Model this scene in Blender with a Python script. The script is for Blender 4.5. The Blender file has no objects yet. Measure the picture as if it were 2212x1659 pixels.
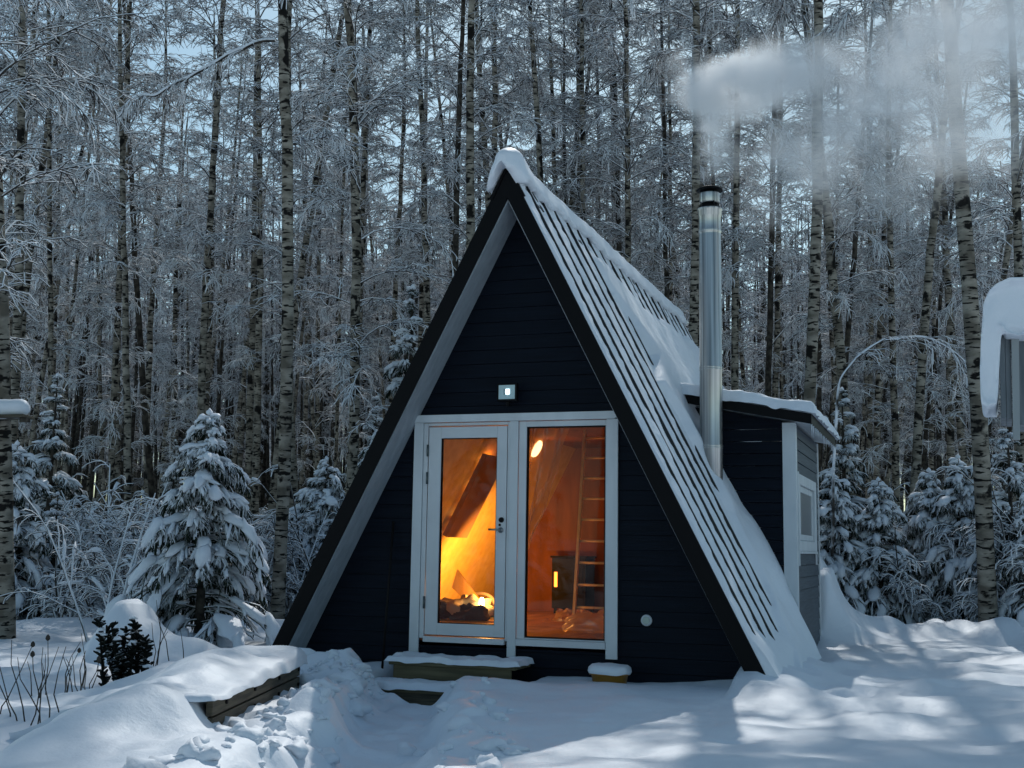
import bpy, math, random
import numpy as np
from mathutils import Matrix, Vector
random.seed(7)
RNG = np.random.default_rng(11)
SC = bpy.context.scene
COL = SC.collection

# ------------------------------------------------------------------ camera
F_PX, YAW, PITCH, ROLL = 2632.6, 0.3423, 0.1344, 0.0157
CAM = np.array([3.9964, -10.9931, 1.1636])
_f = np.array([-math.sin(YAW)*math.cos(PITCH), math.cos(YAW)*math.cos(PITCH), math.sin(PITCH)])
_r0 = np.array([math.cos(YAW), math.sin(YAW), 0.0]); _u0 = np.cross(_r0, _f)
_r = _r0*math.cos(ROLL)+_u0*math.sin(ROLL); _u = -_r0*math.sin(ROLL)+_u0*math.cos(ROLL)
cd = bpy.data.cameras.new("camera"); cam = bpy.data.objects.new("camera", cd); COL.objects.link(cam)
M = Matrix(((_r[0], _u[0], -_f[0], CAM[0]), (_r[1], _u[1], -_f[1], CAM[1]), (_r[2], _u[2], -_f[2], CAM[2]), (0, 0, 0, 1)))
cam.matrix_world = M
cd.sensor_width = 36; cd.lens = 36*F_PX/2212.0; cd.clip_start = 0.05; cd.clip_end = 2000
SC.camera = cam

# ------------------------------------------------------------------ light
SUN_EL, SUN_AZ = 45.0, -10.9          # azimuth from +Y towards +X
w = bpy.data.worlds.new("World"); SC.world = w; w.use_nodes = True
nt = w.node_tree; nt.nodes.clear()
sky = nt.nodes.new("ShaderNodeTexSky"); sky.sky_type = 'NISHITA'; sky.sun_disc = False
sky.sun_elevation = math.radians(SUN_EL); sky.sun_rotation = math.radians(SUN_AZ % 360)
sky.altitude = 100; sky.air_density = 1.0; sky.dust_density = 0.7; sky.ozone_density = 0.4
bg = nt.nodes.new("ShaderNodeBackground"); bg.inputs[1].default_value = 0.118
wo = nt.nodes.new("ShaderNodeOutputWorld")
tn = nt.nodes.new("ShaderNodeMix"); tn.data_type = 'RGBA'; tn.blend_type = 'MULTIPLY'; tn.inputs[0].default_value = 1; tn.inputs[7].default_value = (.86, 1.0, .91, 1)
nt.links.new(sky.outputs[0], tn.inputs[6]); nt.links.new(tn.outputs[2], bg.inputs[0]); nt.links.new(bg.outputs[0], wo.inputs[0])
sl = bpy.data.lights.new("sun", 'SUN'); sl.energy = 2.4; sl.angle = math.radians(0.5); sl.color = (1.0, 0.99, 0.95)
so = bpy.data.objects.new("sun", sl); COL.objects.link(so)
_sd = Vector((math.sin(math.radians(SUN_AZ))*math.cos(math.radians(SUN_EL)), math.cos(math.radians(SUN_AZ))*math.cos(math.radians(SUN_EL)), math.sin(math.radians(SUN_EL))))
so.rotation_euler = _sd.to_track_quat('Z', 'Y').to_euler(); so.location = (0, 30, 30)
SC.view_settings.view_transform = 'Standard'; SC.view_settings.look = 'None'
SC.view_settings.exposure = 0.06; SC.view_settings.gamma = 1.0
try:
    SC.cycles.max_bounces = 6; SC.cycles.diffuse_bounces = 2; SC.cycles.glossy_bounces = 3
    SC.cycles.transmission_bounces = 4; SC.cycles.transparent_max_bounces = 12; SC.cycles.volume_bounces = 6
    SC.cycles.use_denoising = True; SC.cycles.volume_step_rate = 1.0
except Exception: pass

# ------------------------------------------------------------------ projection helpers (2212-wide photo pixels -> points)
def ray(x, y): return _f + _r*(x-1106)/F_PX - _u*(y-829.5)/F_PX
def onY(x, y, Y): d = ray(x, y); return CAM + d*(Y-CAM[1])/d[1]
def onX(x, y, X): d = ray(x, y); return CAM + d*(X-CAM[0])/d[0]
def onZ(x, y, Z): d = ray(x, y); return CAM + d*(Z-CAM[2])/d[2]
def dep(x, y, D): return CAM + ray(x, y)*D
K = 2.435/(4.912-0.15)              # roof half width per metre of height
APEX = 4.912

# ------------------------------------------------------------------ mesh helpers
def nrm(a): return a/np.maximum(np.linalg.norm(a, axis=-1, keepdims=True), 1e-9)
class MB:
    def __init__(s): s.v = []; s.f = []; s.n = 0; s.m = []
    def add(s, v, f, mi=0):
        v = np.asarray(v, float).reshape(-1, 3); s.v.append(v)
        for q in f: s.f.append(tuple(int(i)+s.n for i in q)); s.m.append(mi)
        s.n += len(v); return s
    def hexa(s, p, mi=0):            # 8 points: bottom 4 ccw, top 4 ccw
        return s.add(p, [(3, 2, 1, 0), (4, 5, 6, 7), (0, 1, 5, 4), (1, 2, 6, 5), (2, 3, 7, 6), (3, 0, 4, 7)], mi)
    def box(s, x0, x1, y0, y1, z0, z1, mi=0):
        return s.hexa([(x0, y0, z0), (x1, y0, z0), (x1, y1, z0), (x0, y1, z0), (x0, y0, z1), (x1, y0, z1), (x1, y1, z1), (x0, y1, z1)], mi)
    def bar(s, a, b, w, h, up=(0, 0, 1), mi=0):
        a = np.array(a, float); b = np.array(b, float); t = nrm(b-a); u = nrm(np.cross(t, np.array(up, float))); v = np.cross(u, t)
        p = []
        for c in (a, b):
            p.append([c-u*w/2-v*h/2, c+u*w/2-v*h/2, c+u*w/2+v*h/2, c-u*w/2+v*h/2])
        q = p[0]+p[1]
        return s.add(q, [(0, 1, 2, 3), (7, 6, 5, 4), (4, 5, 1, 0), (5, 6, 2, 1), (6, 7, 3, 2), (7, 4, 0, 3)], mi)
    def tube(s, pts, rad, n=12, caps=True, mi=0):
        pts = np.asarray(pts, float); k = len(pts); rad = np.broadcast_to(np.asarray(rad, float), (k,))
        t = nrm(np.gradient(pts, axis=0)); ref = np.array([0.3, 0.1, 1.0]) if abs(t[0][2]) < .8 else np.array([1, .2, .1])
        u = nrm(np.cross(t, ref)); v = np.cross(t, u); a = np.arange(n)*2*math.pi/n
        V = pts[:, None]+rad[:, None, None]*(np.cos(a)[None, :, None]*u[:, None]+np.sin(a)[None, :, None]*v[:, None])
        F = [(i*n+j, i*n+(j+1) % n, (i+1)*n+(j+1) % n, (i+1)*n+j) for i in range(k-1) for j in range(n)]
        if caps: F += [tuple(range(n))[::-1], tuple((k-1)*n+j for j in range(n))]
        return s.add(V.reshape(-1, 3), F, mi)
    def lathe(s, c, prof, n=24, mi=0):   # prof: list of (r,z)
        a = np.arange(n)*2*math.pi/n; V = []
        for r, z in prof: V += [(c[0]+r*math.cos(t), c[1]+r*math.sin(t), c[2]+z) for t in a]
        k = len(prof)
        F = [(i*n+j, i*n+(j+1) % n, (i+1)*n+(j+1) % n, (i+1)*n+j) for i in range(k-1) for j in range(n)]
        F += [tuple(range(n))[::-1], tuple((k-1)*n+j for j in range(n))]
        return s.add(V, F, mi)
    def build(s, name, mats, parent=None, smooth=False, bevel=0):
        V = np.concatenate(s.v); me = bpy.data.meshes.new(name)
        me.from_pydata(V.tolist(), [], s.f); me.validate()
        return fin(me, name, mats, parent, smooth, bevel, s.m)
def fin(me, name, mats, parent, smooth, bevel=0, mi=None):
    for m in (mats if isinstance(mats, (list, tuple)) else [mats]): me.materials.append(m)
    if mi is not None and len(mi) == len(me.polygons) and any(mi): me.polygons.foreach_set("material_index", mi)
    if smooth: me.polygons.foreach_set("use_smooth", [True]*len(me.polygons))
    me.update()
    o = bpy.data.objects.new(name, me); COL.objects.link(o)
    if parent is not None:
        o.parent = parent; o.matrix_parent_inverse = Matrix.Translation(parent.location).inverted() if not parent.get('_local') else Matrix()
    if bevel:
        b = o.modifiers.new("bevel", 'BEVEL'); b.width = bevel; b.segments = 2; b.limit_method = 'ANGLE'
    return o
def qmesh(name, V, Q, mats, parent=None, smooth=True, link=True, mi=None):   # quads from numpy arrays, fast
    me = bpy.data.meshes.new(name); V = np.asarray(V, np.float32); Q = np.asarray(Q, np.int32); k = Q.shape[1]
    me.vertices.add(len(V)); me.vertices.foreach_set("co", V.ravel())
    me.loops.add(len(Q)*k); me.loops.foreach_set("vertex_index", Q.ravel())
    me.polygons.add(len(Q)); me.polygons.foreach_set("loop_start", np.arange(len(Q), dtype=np.int32)*k)
    me.polygons.foreach_set("loop_total", np.full(len(Q), k, np.int32))
    if smooth: me.polygons.foreach_set("use_smooth", np.ones(len(Q), bool))
    for m in (mats if isinstance(mats, (list, tuple)) else [mats]): me.materials.append(m)
    if mi is not None: me.polygons.foreach_set("material_index", np.asarray(mi, np.int32))
    me.update(calc_edges=True)
    if not link: return me
    o = bpy.data.objects.new(name, me); COL.objects.link(o)
    if parent is not None: o.parent = parent; o.matrix_parent_inverse = Matrix.Translation(parent.location).inverted() if not parent.get('_local') else Matrix()
    return o
def tag(o, label=None, cat=None, group=None, kind=None):
    if label: o['label'] = label
    if cat: o['category'] = cat
    if group: o['group'] = group
    if kind: o['kind'] = kind
    return o
def empty(name, loc, label=None, cat=None, group=None):
    o = bpy.data.objects.new(name, None); COL.objects.link(o); o.location = loc; o.empty_display_size = .2
    return tag(o, label, cat, group)
def strands(P, R, S=3, roll=None):   # P (N,K,3), R (N,K): tubes as arrays
    N, Kk, _ = P.shape; t = nrm(np.gradient(P, axis=1))
    ref = nrm(RNG.normal(size=(N, 1, 3))) if roll is None else np.broadcast_to(np.array(roll, float), (N, 1, 3))
    u = nrm(np.cross(t, ref)); v = np.cross(t, u); a = np.arange(S)*2*math.pi/S
    V = P[:, :, None]+R[:, :, None, None]*(np.cos(a)[:, None]*u[:, :, None]+np.sin(a)[:, None]*v[:, :, None])
    i = np.arange(N)[:, None, None]*Kk*S; k = np.arange(Kk-1)[None, :, None]*S; j = np.arange(S)[None, None]; j2 = (j+1) % S
    Q = np.stack([i+k+j, i+k+j2, i+k+S+j2, i+k+S+j], -1).reshape(-1, 4)
    return V.reshape(-1, 3), Q
def cat_(L):
    V = []; Q = []; n = 0; m = []
    for e in L:
        V.append(e[0]); Q.append(e[1]+n); n += len(e[0]); m.append(np.full(len(e[1]), e[2] if len(e) > 2 else 0))
    return np.concatenate(V), np.concatenate(Q), np.concatenate(m)
# lattice noise
_G = np.random.default_rng(5).random((256, 256))
def vnoise(x, y, s=1.0, o=0):
    x = np.asarray(x, float)*s+o*17.3+100; y = np.asarray(y, float)*s+o*9.7+100
    i = np.floor(x).astype(int); j = np.floor(y).astype(int); a = x-i; b = y-j; a = a*a*a*(a*(a*6-15)+10); b = b*b*b*(b*(b*6-15)+10)
    g = lambda p, q: _G[p % 256, q % 256]
    return (g(i, j)*(1-a)*(1-b)+g(i+1, j)*a*(1-b)+g(i, j+1)*(1-a)*b+g(i+1, j+1)*a*b)*2-1
def fbm(x, y, s=1.0, o=0, n=4):
    r = 0; A = 1
    for q in range(n): r = r+A*vnoise(x, y, s*2**q, o+q); A *= .5
    return r
def sstep(a, b, x): t = np.clip((x-a)/(b-a), 0, 1); return t*t*(3-2*t)

# ------------------------------------------------------------------ materials
def mat(name, col, rough=.6, metal=0, spec=.5):
    m = bpy.data.materials.new(name); m.use_nodes = True; b = m.node_tree.nodes["Principled BSDF"]
    b.inputs["Base Color"].default_value = (*col, 1); b.inputs["Roughness"].default_value = rough; b.inputs["Metallic"].default_value = metal
    b.inputs["Specular IOR Level"].default_value = spec
    return m
def NN(m, t, **k):
    n = m.node_tree.nodes.new(t)
    for a, v in k.items(): setattr(n, a, v)
    return n
def LK(m, a, b): m.node_tree.links.new(a, b)
def bsdf(m): return m.node_tree.nodes["Principled BSDF"]
def noise_col(m, c1, c2, scale=(4, 4, 4), det=5, lo=.35, hi=.65, bump=0, bscale=None, coord='Object'):
    tc = NN(m, "ShaderNodeTexCoord"); mp = NN(m, "ShaderNodeMapping"); mp.inputs['Scale'].default_value = scale
    n = NN(m, "ShaderNodeTexNoise"); n.inputs['Scale'].default_value = 1; n.inputs['Detail'].default_value = det
    r = NN(m, "ShaderNodeValToRGB"); r.color_ramp.elements[0].position = lo; r.color_ramp.elements[1].position = hi
    r.color_ramp.elements[0].color = (*c1, 1); r.color_ramp.elements[1].color = (*c2, 1)
    LK(m, tc.outputs[coord], mp.inputs[0]); LK(m, mp.outputs[0], n.inputs['Vector']); LK(m, n.outputs[0], r.inputs[0]); LK(m, r.outputs[0], bsdf(m).inputs['Base Color'])
    if bump:
        b = NN(m, "ShaderNodeBump"); b.inputs['Strength'].default_value = bump; b.inputs['Distance'].default_value = .01
        src = n.outputs[0]
        if bscale:
            n2 = NN(m, "ShaderNodeTexNoise"); n2.inputs['Scale'].default_value = bscale; n2.inputs['Detail'].default_value = 6; LK(m, tc.outputs[coord], n2.inputs['Vector']); src = n2.outputs[0]
        LK(m, src, b.inputs['Height']); LK(m, b.outputs[0], bsdf(m).inputs['Normal'])
    return m
def snow_mat(name, bs=(9, 60), dist=(.02, .004), col=(.80, .84, .90)):
    m = mat(name, col, .55, 0, .3)
    tc = NN(m, "ShaderNodeTexCoord"); last = None
    for s, d in zip(bs, dist):
        n = NN(m, "ShaderNodeTexNoise"); n.inputs['Scale'].default_value = s; n.inputs['Detail'].default_value = 5; LK(m, tc.outputs['Object'], n.inputs['Vector'])
        b = NN(m, "ShaderNodeBump"); b.inputs['Strength'].default_value = .6; b.inputs['Distance'].default_value = d; LK(m, n.outputs[0], b.inputs['Height'])
        if last: LK(m, last.outputs[0], b.inputs['Normal'])
        last = b
    LK(m, last.outputs[0], bsdf(m).inputs['Normal'])
    bsdf(m).inputs['Sheen Weight'].default_value = .0
    return m
def snowy(name, c1, c2, thr=0.0, wid=.35, frost=0.0, scale=(4, 4, 14), nsc=9.0, marks=False, side=0.0):
    """bark / needles with snow lying on whatever faces up"""
    m = mat(name, c1, .85, 0, .15)
    noise_col(m, c1, c2, scale, 4, .38, .62)
    ramp = bsdf(m).inputs['Base Color'].links[0].from_socket
    tc = [n for n in m.node_tree.nodes if n.bl_idname == "ShaderNodeTexCoord"][0]
    base = ramp
    if marks:
        mp = NN(m, "ShaderNodeMapping"); mp.inputs['Scale'].default_value = (5, 5, 22); LK(m, tc.outputs['Object'], mp.inputs[0])
        n = NN(m, "ShaderNodeTexNoise"); n.inputs['Scale'].default_value = 1; n.inputs['Detail'].default_value = 3; LK(m, mp.outputs[0], n.inputs['Vector'])
        r = NN(m, "ShaderNodeValToRGB"); r.color_ramp.elements[0].position = .55; r.color_ramp.elements[1].position = .59; LK(m, n.outputs[0], r.inputs[0])
        mp2 = NN(m, "ShaderNodeMapping"); mp2.inputs['Scale'].default_value = (3.2, 3.2, 3.6); LK(m, tc.outputs['Object'], mp2.inputs[0])
        n2 = NN(m, "ShaderNodeTexNoise"); n2.inputs['Scale'].default_value = 1; n2.inputs['Detail'].default_value = 6; LK(m, mp2.outputs[0], n2.inputs['Vector'])
        r2 = NN(m, "ShaderNodeValToRGB"); r2.color_ramp.elements[0].position = .56; r2.color_ramp.elements[1].position = .61; LK(m, n2.outputs[0], r2.inputs[0])
        mx = NN(m, "ShaderNodeMath", operation='MAXIMUM'); LK(m, r.outputs[0], mx.inputs[0]); LK(m, r2.outputs[0], mx.inputs[1])
        mk = NN(m, "ShaderNodeMix", data_type='RGBA'); LK(m, mx.outputs[0], mk.inputs[0]); LK(m, ramp, mk.inputs[6]); mk.inputs[7].default_value = (.012, .011, .010, 1)
        base = mk.outputs[2]
    g = NN(m, "ShaderNodeNewGeometry"); sp = NN(m, "ShaderNodeSeparateXYZ"); LK(m, g.outputs['Normal'], sp.inputs[0])
    ns = NN(m, "ShaderNodeTexNoise"); ns.inputs['Scale'].default_value = nsc; ns.inputs['Detail'].default_value = 3; LK(m, tc.outputs['Object'], ns.inputs['Vector'])
    a = NN(m, "ShaderNodeMath", operation='MULTIPLY_ADD'); LK(m, ns.outputs[0], a.inputs[0]); a.inputs[1].default_value = 1.4; LK(m, sp.outputs['Z'], a.inputs[2])
    src = a.outputs[0]
    if side:      # wind-driven snow plastered on one side of the trunk
        s2 = NN(m, "ShaderNodeMath", operation='MULTIPLY_ADD'); LK(m, sp.outputs['X'], s2.inputs[0]); s2.inputs[1].default_value = -side; LK(m, src, s2.inputs[2]); src = s2.outputs[0]
    mr = NN(m, "ShaderNodeMapRange"); mr.inputs['From Min'].default_value = thr+.7-wid/2; mr.inputs['From Max'].default_value = thr+.7+wid/2
    mr.inputs['To Min'].default_value = frost; LK(m, src, mr.inputs['Value'])
    mix = NN(m, "ShaderNodeMix", data_type='RGBA'); LK(m, mr.outputs[0], mix.inputs[0]); LK(m, base, mix.inputs[6]); mix.inputs[7].default_value = (.86, .89, .93, 1)
    LK(m, mix.outputs[2], bsdf(m).inputs['Base Color'])
    return m

SNOW = snow_mat("snow_ground", (3.5, 45), (.035, .004))
SNOWR = snow_mat("snow_roof", (8, 60), (.02, .004))
NAVY = mat("navy_paint", (.010, .017, .034), .6, 0, .12); noise_col(NAVY, (.0025, .0045, .009), (.005, .009, .018), (2, 2, 60), 4, .3, .7, .25, 90)
NAVYG = mat("lighter_navy_paint", (.05, .07, .09), .6); noise_col(NAVYG, (.035, .05, .065), (.075, .095, .12), (2, 2, 60), 4, .3, .7, .25, 90)  # lighter navy for the annex side and back walls
BLACK = mat("black_metal", (.003, .003, .004), .5, 0, .12)
ROOFM = mat("black_roof_sheet", (.008, .009, .012), .35, .2)
WHITE = mat("white_paint", (.62, .66, .70), .45); noise_col(WHITE, (.56, .60, .63), (.66, .70, .73), (6, 6, 1.5), 5, .3, .7, .1, 40)
WHITE2 = mat("door_white", (.60, .63, .66), .35); noise_col(WHITE2, (.56, .59, .62), (.63, .66, .69), (3, 3, 3), 3, .3, .7)
SOFFIT = mat("grey_soffit_boards", (.40, .41, .43), .7); noise_col(SOFFIT, (.30, .335, .37), (.38, .42, .46), (12, 12, 3), 4, .3, .7, .2, 30)
STEEL = mat("stainless_steel", (.50, .50, .48), .38, 1.0)
def _steel():
    m = STEEL; tc = NN(m, "ShaderNodeTexCoord"); mp = NN(m, "ShaderNodeMapping"); mp.inputs['Scale'].default_value = (14, 14, .6)
    n = NN(m, "ShaderNodeTexNoise"); n.inputs['Scale'].default_value = 1; n.inputs['Detail'].default_value = 4
    b = NN(m, "ShaderNodeBump"); b.inputs['Strength'].default_value = .5; b.inputs['Distance'].default_value = .012
    LK(m, tc.outputs['Object'], mp.inputs[0]); LK(m, mp.outputs[0], n.inputs['Vector']); LK(m, n.outputs[0], b.inputs['Height']); LK(m, b.outputs[0], bsdf(m).inputs['Normal'])
_steel()
def _painted_sheen():  # vertical light and dark streaks in the base colour stand in for reflections
    m = STEEL; tc = NN(m, "ShaderNodeTexCoord"); mp = NN(m, "ShaderNodeMapping"); mp.inputs['Scale'].default_value = (26, 26, .35)
    n = NN(m, "ShaderNodeTexNoise"); n.inputs['Scale'].default_value = 1; n.inputs['Detail'].default_value = 5
    r = NN(m, "ShaderNodeValToRGB"); r.color_ramp.elements[0].position = .35; r.color_ramp.elements[1].position = .62; r.color_ramp.elements[0].color = (.26, .26, .25, 1); r.color_ramp.elements[1].color = (.72, .70, .66, 1)
    LK(m, tc.outputs['Object'], mp.inputs[0]); LK(m, mp.outputs[0], n.inputs['Vector']); LK(m, n.outputs[0], r.inputs[0]); LK(m, r.outputs[0], bsdf(m).inputs['Base Color'])
_painted_sheen()
HANDLE = mat("brushed_nickel", (.35, .35, .34), .3, 1)
WOODG = mat("weathered_plank", (.10, .085, .06), .8); noise_col(WOODG, (.045, .038, .026), (.12, .10, .065), (3, 3, 40), 5, .35, .65, .3, 50)
WOODT = mat("treated_step_board", (.16, .13, .07), .8); noise_col(WOODT, (.09, .075, .04), (.17, .14, .075), (1.5, 30, 30), 5, .35, .65, .3, 50)
YELLOW = mat("yellow_plastic", (.30, .14, .01), .4)
INWALL = mat("warm_fibreboard", (.60, .36, .13), .8); noise_col(INWALL, (.55, .32, .11), (.66, .42, .17), (9, 9, 9), 5, .3, .7, .2, 120)
INFLOOR = mat("plank_floor", (.36, .16, .10), .5); noise_col(INFLOOR, (.22, .10, .07), (.45, .22, .14), (7, 1, 1), 4, .35, .65, .2, 40)
PANEL = mat("dull_brown_panel", (.27, .13, .09), .8)
PINE = mat("pine_wood", (.62, .34, .12), .5); noise_col(PINE, (.7, .40, .12), (.85, .52, .2), (20, 20, 2), 4, .3, .7)
IRON = mat("black_iron", (.006, .005, .005), .6, 0, .2)
CLOTH = mat("pale_cloth", (.6, .52, .42), .9); DCLOTH = mat("dark_cloth", (.10, .08, .09), .9); CARD = mat("cardboard", (.5, .34, .18), .8)
BARK = snowy("birch_bark", (.13, .115, .092), (.34, .31, .26), thr=.62, wid=.25, frost=0.0, scale=(3, 3, 6), nsc=5, marks=True, side=.38)
BARKD = snowy("dark_bark", (.022, .019, .016), (.085, .075, .062), thr=.62, wid=.25, frost=0.0, scale=(6, 6, 8), nsc=5, side=.30)
TWIG = snowy("snowy_twigs", (.020, .017, .015), (.045, .038, .032), thr=-.26, wid=.25, frost=.03, scale=(9, 9, 9), nsc=4)
LIMB = snowy("snowy_limbs", (.018, .015, .013), (.05, .042, .034), thr=-.10, wid=.3, frost=.02, scale=(9, 9, 9), nsc=3)
NEEDLED = snowy("dark_evergreen_leaves", (.004, .006, .005), (.010, .013, .010), thr=1.0, wid=.5, frost=.0, scale=(9, 9, 9), nsc=9)
NEEDLE = snowy("spruce_needles", (.010, .018, .012), (.022, .036, .020), thr=.25, wid=.5, frost=.0, scale=(9, 9, 9), nsc=9)
def emis(name, col, s):
    m = mat(name, col, .5); b = bsdf(m); b.inputs['Emission Color'].default_value = (*col, 1); b.inputs['Emission Strength'].default_value = s; return m
GLOW = emis("lamp_glow", (1, .62, .22), 22); GLOWS = emis("lamp_globe", (1, .66, .30), 6)
FIRE = emis("stove_glow", (1, .30, .04), 3.0)
LEDM = emis("led_diode", (.75, .95, 1.0), 5)
def glass(name, tint=(1, 1, 1), gl=.02):
    m = bpy.data.materials.new(name); m.use_nodes = True; nt = m.node_tree; nt.nodes.clear()
    o = nt.nodes.new("ShaderNodeOutputMaterial"); mx = nt.nodes.new("ShaderNodeMixShader"); t = nt.nodes.new("ShaderNodeBsdfTransparent"); g = nt.nodes.new("ShaderNodeBsdfGlossy")
    fr = nt.nodes.new("ShaderNodeFresnel"); fr.inputs[0].default_value = 1.3
    t.inputs[0].default_value = (*tint, 1); g.inputs['Roughness'].default_value = gl; g.inputs[0].default_value = (1, 1, 1, 1)
    nt.links.new(fr.outputs[0], mx.inputs[0]); nt.links.new(t.outputs[0], mx.inputs[1]); nt.links.new(g.outputs[0], mx.inputs[2]); nt.links.new(mx.outputs[0], o.inputs[0]); return m
GLASS = glass("window_glass", (.93, .93, .90))
def plastic():
    m = bpy.data.materials.new("clear_plastic_film"); m.use_nodes = True; nt = m.node_tree; nt.nodes.clear()
    o = nt.nodes.new("ShaderNodeOutputMaterial"); mx = nt.nodes.new("ShaderNodeMixShader"); mx2 = nt.nodes.new("ShaderNodeMixShader"); t = nt.nodes.new("ShaderNodeBsdfTransparent")
    g = nt.nodes.new("ShaderNodeBsdfGlossy"); g.inputs['Roughness'].default_value = .25; d = nt.nodes.new("ShaderNodeBsdfTranslucent"); d.inputs[0].default_value = (.85, .72, .70, 1)
    mx.inputs[0].default_value = .5; mx2.inputs[0].default_value = .16
    nt.links.new(t.outputs[0], mx.inputs[1]); nt.links.new(d.outputs[0], mx.inputs[2]); nt.links.new(mx.outputs[0], mx2.inputs[1]); nt.links.new(g.outputs[0], mx2.inputs[2]); nt.links.new(mx2.outputs[0], o.inputs[0]); return m
PLASTIC = plastic()

# ------------------------------------------------------------------ ground
BED_A = onZ(462, 1528, .10)[:2]; BED_B = onZ(650, 1444, .10)[:2]      # right top edge of the planting box
_bt = (BED_B-BED_A)/np.linalg.norm(BED_B-BED_A); _bn = np.array([-_bt[1], _bt[0]]); BED_L = np.linalg.norm(BED_B-BED_A)
PATH = np.array([(-.55, -.75), (-.25, -1.7), (.25, -3.0), (.62, -4.1), (1.0, -5.6), (1.6, -8)])
def segdist(X, Y, A, B):
    d = B-A; t = np.clip(((X-A[0])*d[0]+(Y-A[1])*d[1])/(d@d), 0, 1); return np.hypot(X-A[0]-t*d[0], Y-A[1]-t*d[1]), t
def ground_h(X, Y):
    X = np.asarray(X, float); Y = np.asarray(Y, float)
    R = np.hypot(X-CAM[0], Y-CAM[1])
    h = -.03+.055*fbm(X, Y, .55, 1, 3)+.022*vnoise(X, Y, 2.3, 4)+.006*vnoise(X, Y, 7, 5)
    h -= .05*sstep(-1.5, -4, Y)
    h += .35*sstep(17, 45, R)+.25*fbm(X, Y, .12, 8, 2)*sstep(15, 35, R)+2.0*sstep(45, 140, R)
    g = lambda x, y, a, r, ry=None: a*np.exp(-((X-x)/r)**2-((Y-y)/(ry or r))**2)
    # wavy drifts on the left foreground
    lf = sstep(1.2, -.8, X)*sstep(.5, -1.5, Y)
    h += lf*(.09*fbm(X*.8+Y*.5, Y*1.1-X*.3, 1.1, 9, 3)+.05*np.abs(vnoise(X, Y, 1.7, 12)))
    h += .05*sstep(-3, -4.5, X)*fbm(X, Y, .9, 21, 3)
    h += lf*(.040*fbm(X, Y, 2.2, 22, 3)-.03*np.exp(-((vnoise(X, Y, 1.9, 23)-.35)/.12)**2))
    h += sstep(3.0, 4.2, X)*.03*fbm(X, Y, 1.3, 24, 3)
    # trodden path
    d = np.full(X.shape, 9.); 
    for a, b in zip(PATH[:-1], PATH[1:]): d = np.minimum(d, segdist(X, Y, a, b)[0])
    d = d+.10*vnoise(X, Y, 2.2, 31)+.05*vnoise(X, Y, 6, 32)
    tr = sstep(.52, .22, d)
    h = h*(1-.6*tr)-.27*tr+tr*.035*fbm(X, Y, 3.5, 33, 2)
    # broken blocks on the left bank of the path
    bank = np.exp(-((d-.72)/.22)**2)*(X < np.interp(Y, PATH[::-1, 1], PATH[::-1, 0]))*sstep(.2, -.6, Y)
    h += bank*(.08+.035*np.clip(vnoise(X, Y, 2.6, 41)*1.8, -.6, .7)+.018*vnoise(X, Y, 7, 43))*sstep(-7.5, -5, Y)
    bank2 = np.exp(-((d-.60)/.10)**2)*(X > np.interp(Y, PATH[::-1, 1], PATH[::-1, 0]))
    h += bank2*.05*np.clip(vnoise(X, Y, 4, 42)*2, 0, 1)*sstep(-1.0, -2.2, Y)
    # heap against the left wall
    h += g(-1.62, -.55, .20, .32)+g(-1.25, -.50, .12, .22)+g(-1.95, -.5, .10, .3)+g(-1.4, -1.1, .05, .3)
    h += g(.55, -.75, .07, .7, .4)
    # planting box load
    s = (X-BED_A[0])*_bt[0]+(Y-BED_A[1])*_bt[1]; q = (X-BED_A[0])*_bn[0]+(Y-BED_A[1])*_bn[1]    # q>0 to the left of the box edge
    wq = sstep(.35, -.7, s)
    inb = sstep(.06-1.1*wq, .12+.5*wq, q+wq*(.25*vnoise(X, Y, 1.6, 51)+.12*vnoise(X, Y, 4, 50)))*sstep(2.0, 1.0, q)*sstep(-2.4, -.2, s)*sstep(BED_L+.12, BED_L-.05, s)
    top = .19+.13*sstep(0, BED_L, s)+.07*vnoise(X, Y, 1.6, 52)+.045*vnoise(X, Y, 3.4, 53)+.02*vnoise(X, Y, 7, 59)-.30*sstep(.35, 1.3, q)+.05*np.sin(np.clip(q, 0, .5)*math.pi)
    top = top-.20*sstep(.3, -1.8, s)+wq*(.05*fbm(X, Y, 2.4, 46, 3))-.16*sstep(1.0, .8, q)*sstep(.1, .35, s)*sstep(BED_L+.3, BED_L-.05, s)
    h = h*(1-inb)+top*inb
    inb = np.maximum(inb, sstep(.22, -.2, s)*sstep(-1.7, .5, q+.30*vnoise(X, Y, 1.3, 57)+.16*vnoise(X, Y, 3.3, 58)+.05*vnoise(X, Y, 8, 60))*sstep(2.0, 1.0, q)*sstep(-2.4, -.5, s)*.98)
    notch = sstep(.12, .10, q)*sstep(-.55, -.25, q)*sstep(-.1, .9, s)*sstep(BED_L+.3, BED_L, s)
    h = h*(1-notch)+notch*(-.045+.10*sstep(1.0, .1, s)+.05*vnoise(X, Y, 5, 54)+.13*sstep(.6, .2, s)*0)
    h += .13*np.exp(-((q+.42)/.17)**2)*np.exp(-((s-.9)/.22)**2)+.11*np.exp(-((q+.33)/.15)**2)*np.exp(-((s-1.65)/.2)**2)
    # snow cone on the buried bush, small buried bushes
    h += 1.1*g(-3.75, -.50, .74, .40, .46)*(1+.25*vnoise(X, Y, 3.5, 81))-.40*g(-3.75, -.50, .74, .22, .22)+g(-2.95, -.5, .2, .4)
    h += g(-9.2, 4.6, .45, .45)+g(-10.2, 6.5, .3, .8)+g(-7.4, 3.0, .12, .9)+g(-6, 5, .15, 1.2)
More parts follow.
